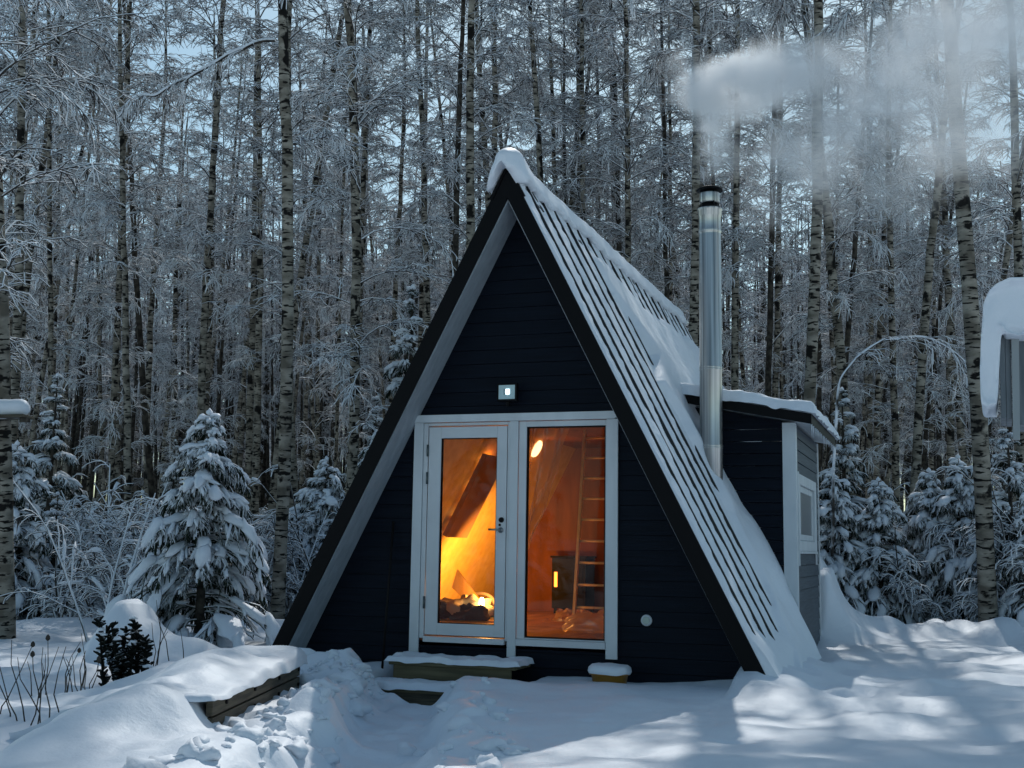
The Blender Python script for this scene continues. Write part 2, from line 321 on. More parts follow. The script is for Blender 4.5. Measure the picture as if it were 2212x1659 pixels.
    # snow slid off the roof on the right
    e = sstep(3.25, 2.9, Y)*sstep(-.75, .2, Y)
    h += e*(.17*np.exp(-np.clip(X-2.40, 0, 9)/.42)*(X > 2.2)+.05*vnoise(X, Y, 4, 61)*np.exp(-((X-2.9)/.5)**2))
    h += .18*sstep(2.6, 3.4, Y)*sstep(6.2, 5.2, Y)*np.exp(-((X-2.75)/.5)**2)*0
    h += g(2.75, -.55, .10, .55, .4)+.05*np.exp(-((X-3.3)/.5)**2-((Y+.1)/.6)**2)*vnoise(X, Y, 5, 62)
    e = sstep(5.75, 6.3, Y)*sstep(9.0, 7.0, Y)
    h += e*(.90*np.exp(-np.clip(X-2.45, 0, 9)/.25)*(1+.12*vnoise(X, Y, 2.5, 63)))*(X > 2.3)
    # ploughed ridge in front of the right-hand spruces
    A = np.array((3.5, 7.9)); B = np.array((9.5, 6.6)); dd, t = segdist(X, Y, A, B)
    h += .30*np.exp(-(dd/.85)**2)*(1+.45*vnoise(X, Y, 1.3, 71)+.30*vnoise(X, Y, 3, 72)+.15*vnoise(X, Y, 6, 73))
    for fx_, fy_, fr_, fd_ in ((2.6, -2.6, .13, .05), (2.0, -3.3, .20, .035), (3.3, -1.6, .15, .04), (4.0, .6, .2, .05), (3.7, 2.2, .25, .05), (4.6, 3.0, .2, .05), (1.5, -2.2, .1, .02), (.75, -2.0, .12, .04), (1.1, -3.6, .15, .04), (5.0, 1.4, .3, .05), (3.4, 4.2, .3, .05)):
        h -= g(fx_, fy_, fd_, fr_, fr_*.6)
    h += sstep(2.8, 3.6, X)*sstep(-3, -1, Y)*(.035*fbm(X*.7, Y*1.2, 1.6, 91, 3)+.04*sstep(.1, .6, vnoise(X, Y, 1.1, 92)))
    # keep the house footprint low
    k = sstep(.0, .1, X+2.35)*sstep(2.30, 2.2, X)*sstep(.44, .50, Y)*sstep(8.4, 8.2, Y)
    h = np.where(k > 0, np.minimum(h, 0.0), h)
    fr = sstep(-1.3, -1.15, X)*sstep(.35, .2, X)*sstep(-.62, -.5, Y)*sstep(.6, .4, Y)    # under the steps
    h = h*(1-fr)-.30*fr
    return h
def gz(x, y): return float(ground_h(np.array([x]), np.array([y]))[0])
def build_ground():
    n = 640
    def warp(u, c, a, b): return c+a*u+b*np.sign(u)*np.abs(u)**5
    u = np.linspace(-1, 1, n)
    xs = warp(u, .8, 7.5, 260); ys = warp(u, -1.2, 7.5, 260)
    X, Y = np.meshgrid(xs, ys); Z = ground_h(X, Y)
    V = np.stack([X, Y, Z], -1).reshape(-1, 3); i = np.arange(n-1)
    a = (i[:, None]*n+i[None]).ravel(); Q = np.stack([a, a+1, a+n+1, a+n], -1)
    o = qmesh("snowy_ground", V, Q, SNOW); tag(o, "rippled snow covering the clearing and forest floor", "snow", kind="structure")
build_ground()
def clods():
    import bmesh
    r = np.random.default_rng(31); n = 230; t = r.random(n)*(len(PATH)-2); i = t.astype(int); f = (t-i)[:, None]; P = PATH[i]*(1-f)+PATH[i+1]*f
    sd = np.where(r.random(n) < .72, -1, 1)*r.uniform(.38, .95, n)+r.normal(0, .08, n); X = P[:, 0]+sd; Y = P[:, 1]+r.normal(0, .2, n)
    q2 = np.stack([r.uniform(-1.9, -.9, 60), r.uniform(-1.6, -.5, 60)], -1); X = np.concatenate([X, q2[:, 0]]); Y = np.concatenate([Y, q2[:, 1]]); n = len(X)
    S = .022+.075*r.random(n)**3; Z = ground_h(X, Y)
    bm = bmesh.new(); bmesh.ops.create_icosphere(bm, subdivisions=2, radius=1); B = np.array([v.co[:] for v in bm.verts]); Fc = np.array([[v.index for v in f.verts] for f in bm.faces]); bm.free()
    o = r.random((n, 1))*60; rr = 1+.45*vnoise(B[None, :, 0]*1.5+o, B[None, :, 1]*1.5+B[None, :, 2]*1.1+o*.6, 1.2, 3)+.2*vnoise(B[None, :, 0]*4+o, B[None, :, 1]*4+B[None, :, 2]*3, 1, 5)
    V = np.stack([X, Y, Z], -1)[:, None]+B[None]*rr[..., None]*(S[:, None, None]*np.stack([r.uniform(.8, 1.4, n), r.uniform(.8, 1.4, n), r.uniform(.5, .9, n)], -1)[:, None])
    T = (Fc[None]+(np.arange(n)*len(B))[:, None, None]).reshape(-1, 3); tag(qmesh("snow_clods", V.reshape(-1, 3), T, SNOW), "small broken snow clods strewn along the trodden path", "snow", kind="stuff")
clods()

# ------------------------------------------------------------------ cabin
WY = .42                       # wall plane of the gable
cabin = empty("a_frame_cabin", (0, 4.0, 0), "dark navy A-frame cabin with snowy roof and lit glass door and window", "cabin")
def roofx(z, off=0): return (APEX-z)*K-off
def siding(mb, x0f, x1f, y, z0, z1, step=.142, proud=.010, gap=.004):
    z = z0
    while z < z1-.01:
        zt = min(z+step-gap, z1); a0, a1 = x0f(z), x1f(z); b0, b1 = x0f(zt), x1f(zt)
        if a1-a0 > .02:
            b1 = max(b1, b0+.001)
            P = [(a0, y-proud, z), (a1, y-proud, z), (a1, y+.03, z), (a0, y+.03, z), (b0, y-.002, zt), (b1, y-.002, zt), (b1, y+.03, zt), (b0, y+.03, zt)]
            mb.hexa(P)
        z += step
TH = .135                      # roof thickness (normal to slope)
ox = TH/math.cos(math.atan(K))       # horizontal thickness
wl = lambda z: -roofx(z, ox-.02); wr = lambda z: roofx(z, ox-.02)
OPX0, OPX1, OPZ0, OPZ1 = -1.06, 1.0, .27, 2.44
mb = MB()
siding(mb, wl, lambda z: OPX0, WY, -.25, 2.43); siding(mb, lambda z: OPX1, wr, WY, -.25, 2.43)
siding(mb, lambda z: OPX0, lambda z: OPX1, WY, -.25, .20, .142)
siding(mb, wl, wr, WY, -.25+.142*19, 4.66)
# backing behind the boards
bk = WY+.031
mb.add([(wl(-.3), bk, -.3), (OPX0, bk, -.3), (OPX0, bk, 2.45), (wl(2.45), bk, 2.45)], [(0, 1, 2, 3)])
mb.add([(OPX1, bk, -.3), (wr(-.3), bk, -.3), (wr(2.45), bk, 2.45), (OPX1, bk, 2.45)], [(0, 1, 2, 3)])
mb.add([(wl(2.45), bk, 2.45), (wr(2.45), bk, 2.45), (0, bk, 4.75)], [(0, 1, 2)])
mb.add([(OPX0, bk, -.3), (OPX1, bk, -.3), (OPX1, bk, .2), (OPX0, bk, .2)], [(0, 1, 2, 3)])
mb.build("facade_wall", NAVY, cabin)
# roof slabs
YB = 8.3
def slab(side):
    m = MB(); s = side
    P = []
    for z, o in ((-.25, 0), (APEX, 0), (APEX-TH/math.sin(math.atan(K)), 0), (-.25, ox)):
        P.append((s*roofx(z, o) if o or z < APEX-.2 and z > -1 and (z, o) != (APEX-TH/math.sin(math.atan(K)), 0) else 0, z))
    P[0] = (s*roofx(-.25), -.25); P[1] = (0, APEX); P[2] = (0, APEX-TH/math.sin(math.atan(K))); P[3] = (s*roofx(-.25, ox), -.25)
    YE = 3.25 if s > 0 else YB
    V = [(x, .022, z) for x, z in P]+[(x, YE, z) for x, z in P]
    F = [(0, 1, 2, 3), (7, 6, 5, 4), (0, 4, 5, 1), (1, 5, 6, 2), (2, 6, 7, 3), (3, 7, 4, 0)]
    if s < 0: F = [f[::-1] for f in F]
    m.add(V, F)
    if s > 0:
        P[0] = (roofx(.42), .42); P[3] = (roofx(.42, ox), .42); V = [(x, 3.251, z) for x, z in P]+[(x, YB, z) for x, z in P]; m.add(V, F)
    return m
slab(1).build("roof", ROOFM, cabin); slab(-1).build("roof", ROOFM, cabin)
for s in (1, -1):               # barge boards
    m = MB(); P = [(s*roofx(-.25, -.012), -.25), (0, APEX+.02), (0, APEX-.31), (s*roofx(-.25, ox+.012), -.25)]
    V = [(x, -.004 if s > 0 else -.002, z) for x, z in P]+[(x, .02, z) for x, z in P]; F = [(0, 1, 2, 3), (7, 6, 5, 4), (0, 4, 5, 1), (1, 5, 6, 2), (2, 6, 7, 3), (3, 7, 4, 0)]
    m.add(V, F if s > 0 else [f[::-1] for f in F]); m.build("barge_board", BLACK, cabin)
# soffit boards under the gable overhang (left one is the visible one)
for s in (-1, 1):
    m = MB()
    for j in range(3):
        y0, y1 = .026+j*.128, .026+j*.128+.124
        P = [(s*roofx(.02, ox+.004), .02), (s*.004, APEX-.318), (s*.004, APEX-.345), (s*roofx(.02, ox+.018), .02)]
        V = [(x, y0, z) for x, z in P]+[(x, y1, z) for x, z in P]; F = [(0, 1, 2, 3), (7, 6, 5, 4), (0, 4, 5, 1), (1, 5, 6, 2), (2, 6, 7, 3), (3, 7, 4, 0)]
        m.add(V, F if s > 0 else [f[::-1] for f in F])
    m.build("soffit", SOFFIT, cabin)
# roof ribs and snow lying between them
TS = nrm(np.array([K, 0, -1.0]))       # down-slope (right side)
TN = nrm(np.array([1.0, 0, K]))        # outward normal
SL = (APEX+.15)/(-TS[2])
def rp(y, s, t=0): return np.array([0, y, APEX])+TS*s+TN*t
ribs = [.30+.455*i for i in range(18)]
for y in ribs:
    SLr = SL if y < 3.2 else (APEX-.8)/(-TS[2])
    m = MB(); a = [rp(y-.016, .05, 0), rp(y+.016, .05, 0), rp(y+.012, .05, .045), rp(y-.012, .05, .045)]; b = [rp(y-.016, SLr-.05, 0), rp(y+.016, SLr-.05, 0), rp(y+.012, SLr-.05, .045), rp(y-.012, SLr-.05, .045)]
    m.add(a+b, [(3, 2, 1, 0), (4, 5, 6, 7), (0, 1, 5, 4), (1, 2, 6, 5), (2, 3, 7, 6), (3, 0, 4, 7)]); m.build("roof_rib", ROOFM, cabin)
def roof_snow():
    # thickness field over (y,s) on the right slope; mass lies from y~2.3 back
    ny, nsz = 560, 260
    ys = np.linspace(.012, YB-.02, ny); ss = np.linspace(.12, SL-.12, nsz); Yg, S = np.meshgrid(ys, ss, indexing='ij')
    near = np.full(Yg.shape, 9.)
    for y in ribs: near = np.minimum(near, np.abs(Yg-y))
    thin = .030+.008*fbm(Yg*3, S, 2.0, 3, 3)+.006*vnoise(Yg, S, 14, 6)
    thin = np.where(near < .016, -.01, np.where(near < .03, thin*.8, thin))
    zz = APEX+TS[2]*S
    # left limit of the mass as a function of height
    lim = np.interp(zz, [-.2, .4, .8, 1.5, 2.0, 2.6, 3.0, 3.4, 3.8, 4.3], [1.0, 1.95, 2.25, 2.45, 2.5, 2.4, 2.15, 2.6, 2.5, 2.1])
    lim = lim+.14*fbm(Yg*.0+S, S*.0+3, 1.4, 9, 3)
    mass = sstep(lim-.03, lim+.22, Yg)
    topc = np.interp(Yg, [2, 2.6, 3.2, 4.4, 5.5, 6.5, 8.3], [.28, .30, .45, .60, .62, .60, .45])+.10*vnoise(Yg, Yg*0, 2.5, 14)+.05*vnoise(Yg, Yg*0, 7, 15)
    mass *= sstep(topc-.05, topc+.25, S)
    low = sstep(.42, .0, zz-.1+.15*vnoise(Yg, S*0, 2.2, 28))
    th = .085+.03*sstep(.4, 1.2, S)+.10*sstep(1.2, 2.6, S)*sstep(2.7, 4.2, Yg)+.035*fbm(Yg, S, 1.2, 17, 3)+.05*sstep(2.6, 3.1, Yg)*np.exp(-((S-2.1)/.5)**2)
    th = np.maximum(th, .075)
    thick = np.where(mass > .001, th*mass, -.02)
    T = np.maximum(thin, thick*(mass > .02)); T = np.maximum(T, np.where(low > 0, .085*low+.03*low*vnoise(Yg, S, 3, 19)-.001, -1))
    # taper at the front edge and at the annex junction
    T = np.where(Yg < .02, 0.0, T)
    S = np.where(Yg > 3.245, np.minimum(S, (APEX-.8)/(-TS[2])), S); O = np.array([0, 0, APEX]); V = O+TS*S[..., None]+TN*T[..., None]; V[..., 1] = Yg
    i = np.arange(ny-1)[:, None]*nsz; j = np.arange(nsz-1)[None]; a = (i+j).ravel(); Q = np.stack([a, a+1, a+nsz+1, a+nsz], -1)
    o = qmesh("roof_snow", V.reshape(-1, 3), Q, SNOWR, cabin)
roof_snow()
# left slope: plain snow blanket with uneven lower edge (seen only from beside)
def left_snow():
    ny, nsz = 90, 60; ys = np.linspace(.3, YB-.02, ny); ss = np.linspace(.25, SL-.3, nsz); Yg, S = np.meshgrid(ys, ss, indexing='ij')
    T = (.05+.04*fbm(Yg, S, 1.1, 77, 3))*sstep(.3, .8, Yg)*sstep(.25, .6, S)-.004
    V = np.zeros(Yg.shape+(3,)); V[..., 0] = -(TS[0]*S+TN[0]*T); V[..., 1] = Yg; V[..., 2] = APEX+TS[2]*S+TN[2]*T
    i = np.arange(ny-1)[:, None]*nsz; j = np.arange(nsz-1)[None]; a = (i+j).ravel(); Q = np.stack([a, a+nsz, a+nsz+1, a+1], -1)
    qmesh("roof_snow", V.reshape(-1, 3), Q, SNOWR, cabin)
left_snow()
# ridge cap and its snow
m = MB()
for s in (1, -1):
    P = [(0, APEX+.045), (s*roofx(APEX-.30, -.03), APEX-.30+.0), (s*roofx(APEX-.30, .0), APEX-.32), (0, APEX-.0)]
    V = [(x, -.015, z) for x, z in P]+[(x, YB+.02, z) for x, z in P]; F = [(0, 3, 2, 1), (4, 5, 6, 7), (0, 1, 5, 4), (1, 2, 6, 5), (2, 3, 7, 6), (3, 0, 4, 7)]
    m.add(V, F)
m.build("ridge_cap", BLACK, cabin)
def ridge_snow():
    ny, na = 420, 30; ys = np.linspace(-.16, YB+.05, ny); V = np.zeros((ny, na, 3))
    for i, y in enumerate(ys):
        e = min(1, max(0, (y+.16)/.20))**.5; e2 = min(1, max(0, (YB+.05-y)/.15))**.5; e = e*e2
        n1 = vnoise(y, 0, 1.6, 2)*.02+vnoise(y, 3, 6, 3)*.012
        dr = .19+.05*float(vnoise(y, 0, 3.1, 6))+.06*float(np.clip(vnoise(y, 0, 9, 7), 0, 1))+.035*float(vnoise(y, 0, 22, 8))   # how far it drapes down
        dl = .26+.05*float(vnoise(y, 5, 3.1, 9))
        if y < .25: dr += .02*(1-max(y, 0)/.25); dl += .04*(1-max(y, 0)/.25)
        fr0 = max(0, 1-max(y, 0)/.6); hh = .072+n1+.10*fr0; 
        for j in range(na):
            a = j/(na-1)       # 0 left lower, .5 top, 1 right lower; then closes underneath
            if a < .82:
                b = a/.82*2-1; s = -1 if b < 0 else 1; wd = (.10+.055*fr0)*(1+.12*vnoise(y, s, 4, 10))
                if abs(b) <= .55:
                    th_ = b/.55*math.pi/2; x = wd*math.sin(th_); z = hh*math.cos(th_)
                else:
                    t = (abs(b)-.55)/.45; q_ = (dl if b < 0 else dr)*t; z = -q_; x = s*(wd*(1-.35*t**3)+q_*K)
                V[i, j] = (x*(.25+.75*e)-.01, y, APEX+.05+z*(.25+.75*e))
            else:
                c = (a-.82)/.18; c = c*2-1   # right under to left under
                s = 1 if c < 0 else -1; t = (dr if s > 0 else dl)*.9*abs(c)
                V[i, j] = (s*(t*K+.01)*(.35+.65*e)-.02, y, APEX+.03-t*(.25+.75*e))
    i = np.arange(ny-1)[:, None]*na; j = np.arange(na)[None]; j2 = (j+1) % na
    Q = np.stack([i+j, i+na+j, i+na+j2, i+j2], -1).reshape(-1, 4)
    V2 = V.reshape(-1, 3); c0 = V[0].mean(0); c1 = V[-1].mean(0); n0 = len(V2); V2 = np.vstack([V2, c0, c1])
    jj = np.arange(na); q1 = np.stack([jj, (jj+1) % na, np.full(na, n0), np.full(na, n0)], -1)
    q2 = np.stack([(ny-1)*na+(jj+1) % na, (ny-1)*na+jj, np.full(na, n0+1), np.full(na, n0+1)], -1)
    me_Q = Q
    o = qmesh("ridge_snow", V2, me_Q, SNOWR, cabin)
    b = MB(); b.add(V[0], [tuple(range(na))]); 
    o2 = b.build("ridge_snow_front", SNOWR, cabin, True)
ridge_snow()

# annex
AY, AX, AYB = 3.27, 2.37, 5.86
atop = lambda x: 2.91-.19*(x-1.11)     # underside line of the annex roof at a given X
m = MB(); z = -.25
while z < 2.7:
    zt = z+.136; x0 = roofx(zt)-.25; 
    m.hexa([(roofx(z)-.25, AY-.014, z), (AX-.13, AY-.014, z), (AX-.13, AY+.03, z), (roofx(z)-.25, AY+.03, z), (x0, AY-.002, min(zt, 2.68)), (AX-.13, AY-.002, min(zt, 2.68)), (AX-.13, AY+.03, min(zt, 2.68)), (x0, AY+.03, min(zt, 2.68))])
    z += .142
m.hexa([(1.0, AY+.0, 2.68), (AX-.13, AY, 2.68), (AX-.13, AY+.03, 2.68), (1.0, AY+.03, 2.68), (1.0, AY, 2.90), (AX-.13, AY, 2.68+.001), (AX-.13, AY+.03, 2.681), (1.0, AY+.03, 2.90)])
m.build("annex_wall", NAVY, cabin)
WZ0, WZ1, WY0, WY1 = 1.19, 2.08, 3.42, 5.30
m = MB()
def side(mb, y0, y1, z0, z1):
    z = z0
    while z < z1-.01:
        zt = min(z+.136, z1)
        mb.hexa([(AX-.03, y0, z), (AX+.014, y0, z), (AX+.014, y1, z), (AX-.03, y1, z), (AX-.03, y0, zt), (AX+.002, y0, zt), (AX+.002, y1, zt), (AX-.03, y1, zt)])
        z += .142
side(m, AY+.11, AYB-.02, -.25, WZ0); side(m, AY+.11, AYB-.02, WZ1, 2.64); side(m, AY+.11, WY0, WZ0, WZ1); side(m, WY1, AYB-.02, WZ0, WZ1)
m.build("annex_wall", NAVYG, cabin)
m = MB(); m.box(AX-.13, AX+.022, AY-.024, AY+.0, -.25, 2.655); m.box(AX+.0, AX+.022, AY+.0, AY+.10, -.25, 2.645); m.build("corner_board", WHITE, cabin, bevel=.003)
m = MB(); m.box(AX-.0, AX+.022, AYB-.06, AYB+.02, -.1, 2.63); m.build("corner_board", WHITE, cabin, bevel=.003)
m = MB(); m.box(.6, AX-.03, AYB-.02, AYB+.02, -.25, 2.63); m.build("annex_wall", NAVYG, cabin)
# annex roof: slab falling to the right with overhang, white soffit, black fascia, snow
AR0, AR1, ARY0, ARY1 = .95, 2.60, 2.97, 6.10
def aslab(mb, x0, x1, y0, y1, dz0, dz1):
    mb.hexa([(x0, y0, atop(x0)+dz0), (x1, y0, atop(x1)+dz0), (x1, y1, atop(x1)+dz0), (x0, y1, atop(x0)+dz0), (x0, y0, atop(x0)+dz1), (x1, y0, atop(x1)+dz1), (x1, y1, atop(x1)+dz1), (x0, y1, atop(x0)+dz1)])
m = MB(); aslab(m, AR0, AR1-.02, ARY0+.02, ARY1-.02, .012, .10); m.build("annex_roof", ROOFM, cabin)
m = MB(); aslab(m, AR0, AR1, ARY0-.0, ARY0+.018, -.02, .105); aslab(m, AR1-.018, AR1, ARY0+.02, ARY1, -.02, .105); m.build("fascia", BLACK, cabin)
m = MB(); aslab(m, AR0, AR1-.02, ARY0+.02, ARY1-.02, 0.0, .010); m.build("soffit", WHITE, cabin)
def slab_snow(name, x0, x1, y0, y1, zf, th, parent, nx=60, ny=90, o=3, rim=.09, drop=.03, par=None):
    xs = np.linspace(x0, x1, nx); ys = np.linspace(y0, y1, ny); X, Y = np.meshgrid(xs, ys, indexing='ij')
    e = np.minimum.reduce([X-x0, x1-X, Y-y0, y1-Y]); prof = np.sqrt(np.clip(1-(1-np.clip(e/rim, 0, 1))**2, 0, 1))
    Zb = zf(X, Y); Z = Zb-drop*(1-prof)*(1+vnoise(X, Y, 9, o+3))+prof*(th*(1+.25*fbm(X, Y, 2, o, 3))+.012*vnoise(X, Y, 9, o+1)+.006*vnoise(X, Y, 22, o+2))
    j = (1-prof)[..., None]*.028*np.stack([vnoise(X, Y, 7, o+5), vnoise(X, Y, 7, o+6)], -1)
    V = np.stack([X+j[..., 0], Y+j[..., 1], Z], -1).reshape(-1, 3); a = (np.arange(nx-1)[:, None]*ny+np.arange(ny-1)[None]).ravel()
    Q = np.stack([a, a+ny, a+ny+1, a+1], -1)
    Zu = (Zb-drop*.6).reshape(-1); Vu = V.copy(); Vu[:, 2] = np.minimum(Zu, V[:, 2]-.0015)
    Qu = Q[:, ::-1]+len(V)
    return qmesh(name, np.vstack([V, Vu]), np.vstack([Q, Qu]), SNOWR, parent)
slab_snow("roof_snow", AR0, AR1+.05, ARY0-.03, ARY1+.05, lambda X, Y: 2.91-.19*(X-1.11)+.106, .115, cabin, 90, 160, 5, .07, .015)
_ri = np.random.default_rng(8)
for k in range(16):
    y = 3.05+k*.19+_ri.uniform(-.05, .05); L_ = _ri.uniform(.05, .16); MB().lathe((AR1-.004, y, atop(AR1)-.02-L_), [(.001, 0), (.004, L_*.5), (.009, L_)], 6).build("icicle", SNOWR, cabin, True)
# annex window
win = MB()
def frame_x(mb, y0, y1, z0, z1, wd, x, t): 
    mb.box(x, x+t, y0, y1, z1-wd, z1); mb.box(x, x+t, y0, y1, z0, z0+wd); mb.box(x, x+t, y0, y0+wd, z0+wd, z1-wd); mb.box(x, x+t, y1-wd, y1, z0+wd, z1-wd)
W = empty("window", (AX, 4.4, 1.2)); W.parent = cabin; W.matrix_parent_inverse = Matrix.Translation(cabin.location).inverted()
m = MB(); frame_x(m, WY0, WY1, WZ0, WZ1, .12, AX-.03, .065); m.box(AX-.03, AX+.05, WY0+.0, WY1, WZ0-.03, WZ0-.002)
m.box(AX+.016, AX+.036, WY0-.06, WY0-.003, WZ0-.17, WZ1+.02); m.box(AX+.016, AX+.036, WY1+.003, WY1+.06, WZ0-.17, WZ1-.0); m.build("frame", WHITE, W, bevel=.003)
m = MB(); frame_x(m, WY0+.125, WY1-.125, WZ0+.125, WZ1-.125, .07, AX-.03, .035); m.build("sash", WHITE, W, bevel=.003)
m = MB(); m.add([(AX-.01, WY0+.19, WZ0+.19), (AX-.01, WY1-.19, WZ0+.19), (AX-.01, WY1-.19, WZ1-.19), (AX-.01, WY0+.19, WZ1-.19)], [(0, 1, 2, 3)])
WG = mat("grey_window_blind", (.17, .18, .19), .35); m.build("pane", WG, W)

# chimney
CX, CY = 1.50, 2.80
ch = empty("chimney", (CX, CY, 1.8)); ch.parent = cabin; ch.matrix_parent_inverse = Matrix.Translation(cabin.location).inverted()
R0 = .128
def ring(z): return [(R0, z-.03), (R0+.004, z-.022), (R0+.004, z-.012), (R0, z-.008), (R0+.004, z+.0), (R0+.004, z+.012), (R0, z+.02)]
prof = [(R0, 0)]+ring(.0+2.35-1.45)+ring(3.15-1.45+.1)+[(R0, 4.82-1.45)]+[(R0-.004, 4.83-1.45), (R0+.006, 4.845-1.45), (R0+.006, 4.87-1.45), (R0, 4.88-1.45), (R0, 5.03-1.45), (R0+.008, 5.045-1.45), (R0+.008, 5.10-1.45), (R0+.018, 5.115-1.45), (R0+.018, 5.13-1.45), (.09, 5.135-1.45)]
MB().lathe((CX, CY, 1.45), prof, 40).build("flue_pipe", STEEL, ch, True)
MB().lathe((CX, CY, 5.13), [(.095, 0), (.095, .07)], 32).build("vent_gap", BLACK, ch, True)
MB().lathe((CX, CY, 5.20), [(.115, 0), (.118, .01), (.118, .11), (.115, .12), (.02, .12)], 32).build("collar", STEEL, ch, True)
m = MB()
for a in range(4): t = a*math.pi/2+.6; m.box(CX+.112*math.cos(t)-.006, CX+.112*math.cos(t)+.006, CY+.112*math.sin(t)-.006, CY+.112*math.sin(t)+.006, 5.10, 5.36)
m.build("cap_strut", BLACK, ch)
MB().lathe((CX, CY, 5.345), [(.142, 0), (.152, .004), (.152, .018), (.12, .04), (.02, .065)], 36).build("chimney_cap", BLACK, ch, True)
MB().lathe((CX, CY, 1.70), [(.19, -.15), (.17, .10), (.135, .22), (.13, .24)], 28).build("flashing", BLACK, ch, True)

# air vent, small fitting under lamp
vx, vz = 1.312, .517
def disc_y(mb, x, y0, y1, z, r, n=24, r2=None):
    a = np.arange(n)*2*math.pi/n; V = [(x+r*math.cos(t), y1, z+r*math.sin(t)) for t in a]+[(x+(r2 or r)*math.cos(t), y0, z+(r2 or r)*math.sin(t)) for t in a]
    F = [(i, n+i, n+(i+1) % n, (i+1) % n) for i in range(n)]+[tuple(n+i for i in range(n))[::-1]]
    mb.add(V, F)
v = empty("air_vent", (vx, WY, vz)); v.parent = cabin; v.matrix_parent_inverse = Matrix.Translation(cabin.location).inverted()
m = MB(); disc_y(m, vx, WY-.03, WY-.01, vz, .054, 28, .05); m.build("vent_ring", WHITE, v, True)
m = MB(); disc_y(m, vx, WY-.040, WY-.029, vz, .036, 24, .034); m.build("vent_cover", mat("pale_green_vent", (.45, .52, .46), .5), v)

# window and door trim
def trim(name, x0, x1, z0, z1, y0=WY-.045, y1=WY-.018, mt=WHITE, bv=.003):
    m = MB(); m.box(x0, x1, y0, y1, z0, z1); return m.build(name, mt, cabin, bevel=bv)
m = MB(); P = [(-1.175, 2.455), (-1.14, 2.425), (1.005, 2.425), (1.04, 2.455), (1.03, 2.50), (-1.165, 2.50)]
V = [(x, WY-.062, z) for x, z in P]+[(x, WY-.018, z) for x, z in P]; m.add(V, [(0, 1, 2, 3, 4, 5), (11, 10, 9, 8, 7, 6)]+[(i, i+6, (i+1) % 6+6, (i+1) % 6) for i in range(6)]); m.build("header_trim", WHITE, cabin)
trim("jamb_trim", -1.107, -1.006, .118, 2.424); trim("jamb_trim", -.068, .020, .122, 2.424); trim("jamb_trim", .923, 1.037, .145, 2.424)
# reveal lining
m = MB(); m.box(-1.004, -.955, WY-.03, WY+.12, .27, 2.42); m.box(-.094, -.07, WY-.03, WY+.12, .27, 2.42); m.box(-.953, -.096, WY-.03, WY+.12, 2.39, 2.42); m.box(-.953, -.096, WY-.055, WY+.12, .235, .290)
m.build("door_frame", WHITE2, cabin, bevel=.002)
# door
door = empty("door", (-.95, WY, .3)); door.parent = cabin; door.matrix_parent_inverse = Matrix.Translation(cabin.location).inverted(); door['label'] = "white door with one tall glass pane"
DY0, DY1 = WY-.035, WY+.02
def rect_frame(mb, x0, x1, z0, z1, l, r, b, t, y0, y1):
    mb.box(x0, x0+l, y0, y1, z0, z1); mb.box(x1-r, x1, y0, y1, z0, z1); mb.box(x0+l, x1-r, y0, y1, z0, z0+b); mb.box(x0+l, x1-r, y0, y1, z1-t, z1)
m = MB(); rect_frame(m, -.945, -.100, .305, 2.378, .135, .105, .115, .115, DY0, DY1); m.build("door_leaf", WHITE2, door, bevel=.003)
m = MB(); rect_frame(m, -.812, -.203, .418, 2.265, .010, .010, .010, .010, DY0+.012, DY1-.005); m.build("glazing_bead", BLACK, door)
m = MB(); m.add([(-.80, WY-.01, .425), (-.21, WY-.01, .425), (-.21, WY-.01, 2.258), (-.80, WY-.01, 2.258)], [(0, 1, 2, 3)]); m.build("pane", GLASS, door)
hx, hz = -.150, 1.345
m = MB(); disc_y(m, hx, DY0-.012, DY0-.001, hz, .027, 20); m.tube([(hx, DY0-.01, hz), (hx, DY0-.055, hz)], .009, 10); m.tube([(hx, DY0-.05, hz), (hx-.03, DY0-.052, hz+.002), (hx-.115, DY0-.05, hz+.004)], .010, 10)
m.build("handle", HANDLE, door, True)
m = MB(); disc_y(m, hx+.004, DY0-.02, DY0-.001, hz+.10, .027, 20, .024); m.box(hx-.004, hx+.012, DY0-.03, DY0-.018, hz+.085, hz+.115); m.build("lock", IRON, door)
m = MB(); disc_y(m, hx-.012, DY0-.010, DY0-.001, hz+.050, .012, 12); m.build("keyhole", IRON, door)
for z in (.62, 1.86, 2.14):
    MB().tube([(-.952, DY0-.012, z-.06), (-.952, DY0-.012, z+.06)], .011, 10).build("hinge", mat("hinge_steel", (.12, .15, .15), .4, .8), door, True)
# fixed window on the right
fw = empty("window", (.5, WY, .3)); fw.parent = cabin; fw.matrix_parent_inverse = Matrix.Translation(cabin.location).inverted(); fw['label'] = "tall fixed pane beside the door"
m = MB(); rect_frame(m, .024, .921, .30, 2.42, .080, .010, .012, .055, WY-.03, WY+.05); m.box(.024, .921, WY-.055, WY+.05, .235, .298); m.build("frame", WHITE2, fw, bevel=.003)
m = MB(); rect_frame(m, .105, .910, .313, 2.364, .012, .012, .012, .012, WY-.018, WY+.02); m.build("glazing_bead", BLACK, fw)
m = MB(); m.add([(.115, WY-.002, .32), (.9, WY-.002, .32), (.9, WY-.002, 2.355), (.115, WY-.002, 2.355)], [(0, 1, 2, 3)]); m.build("pane", GLASS, fw)
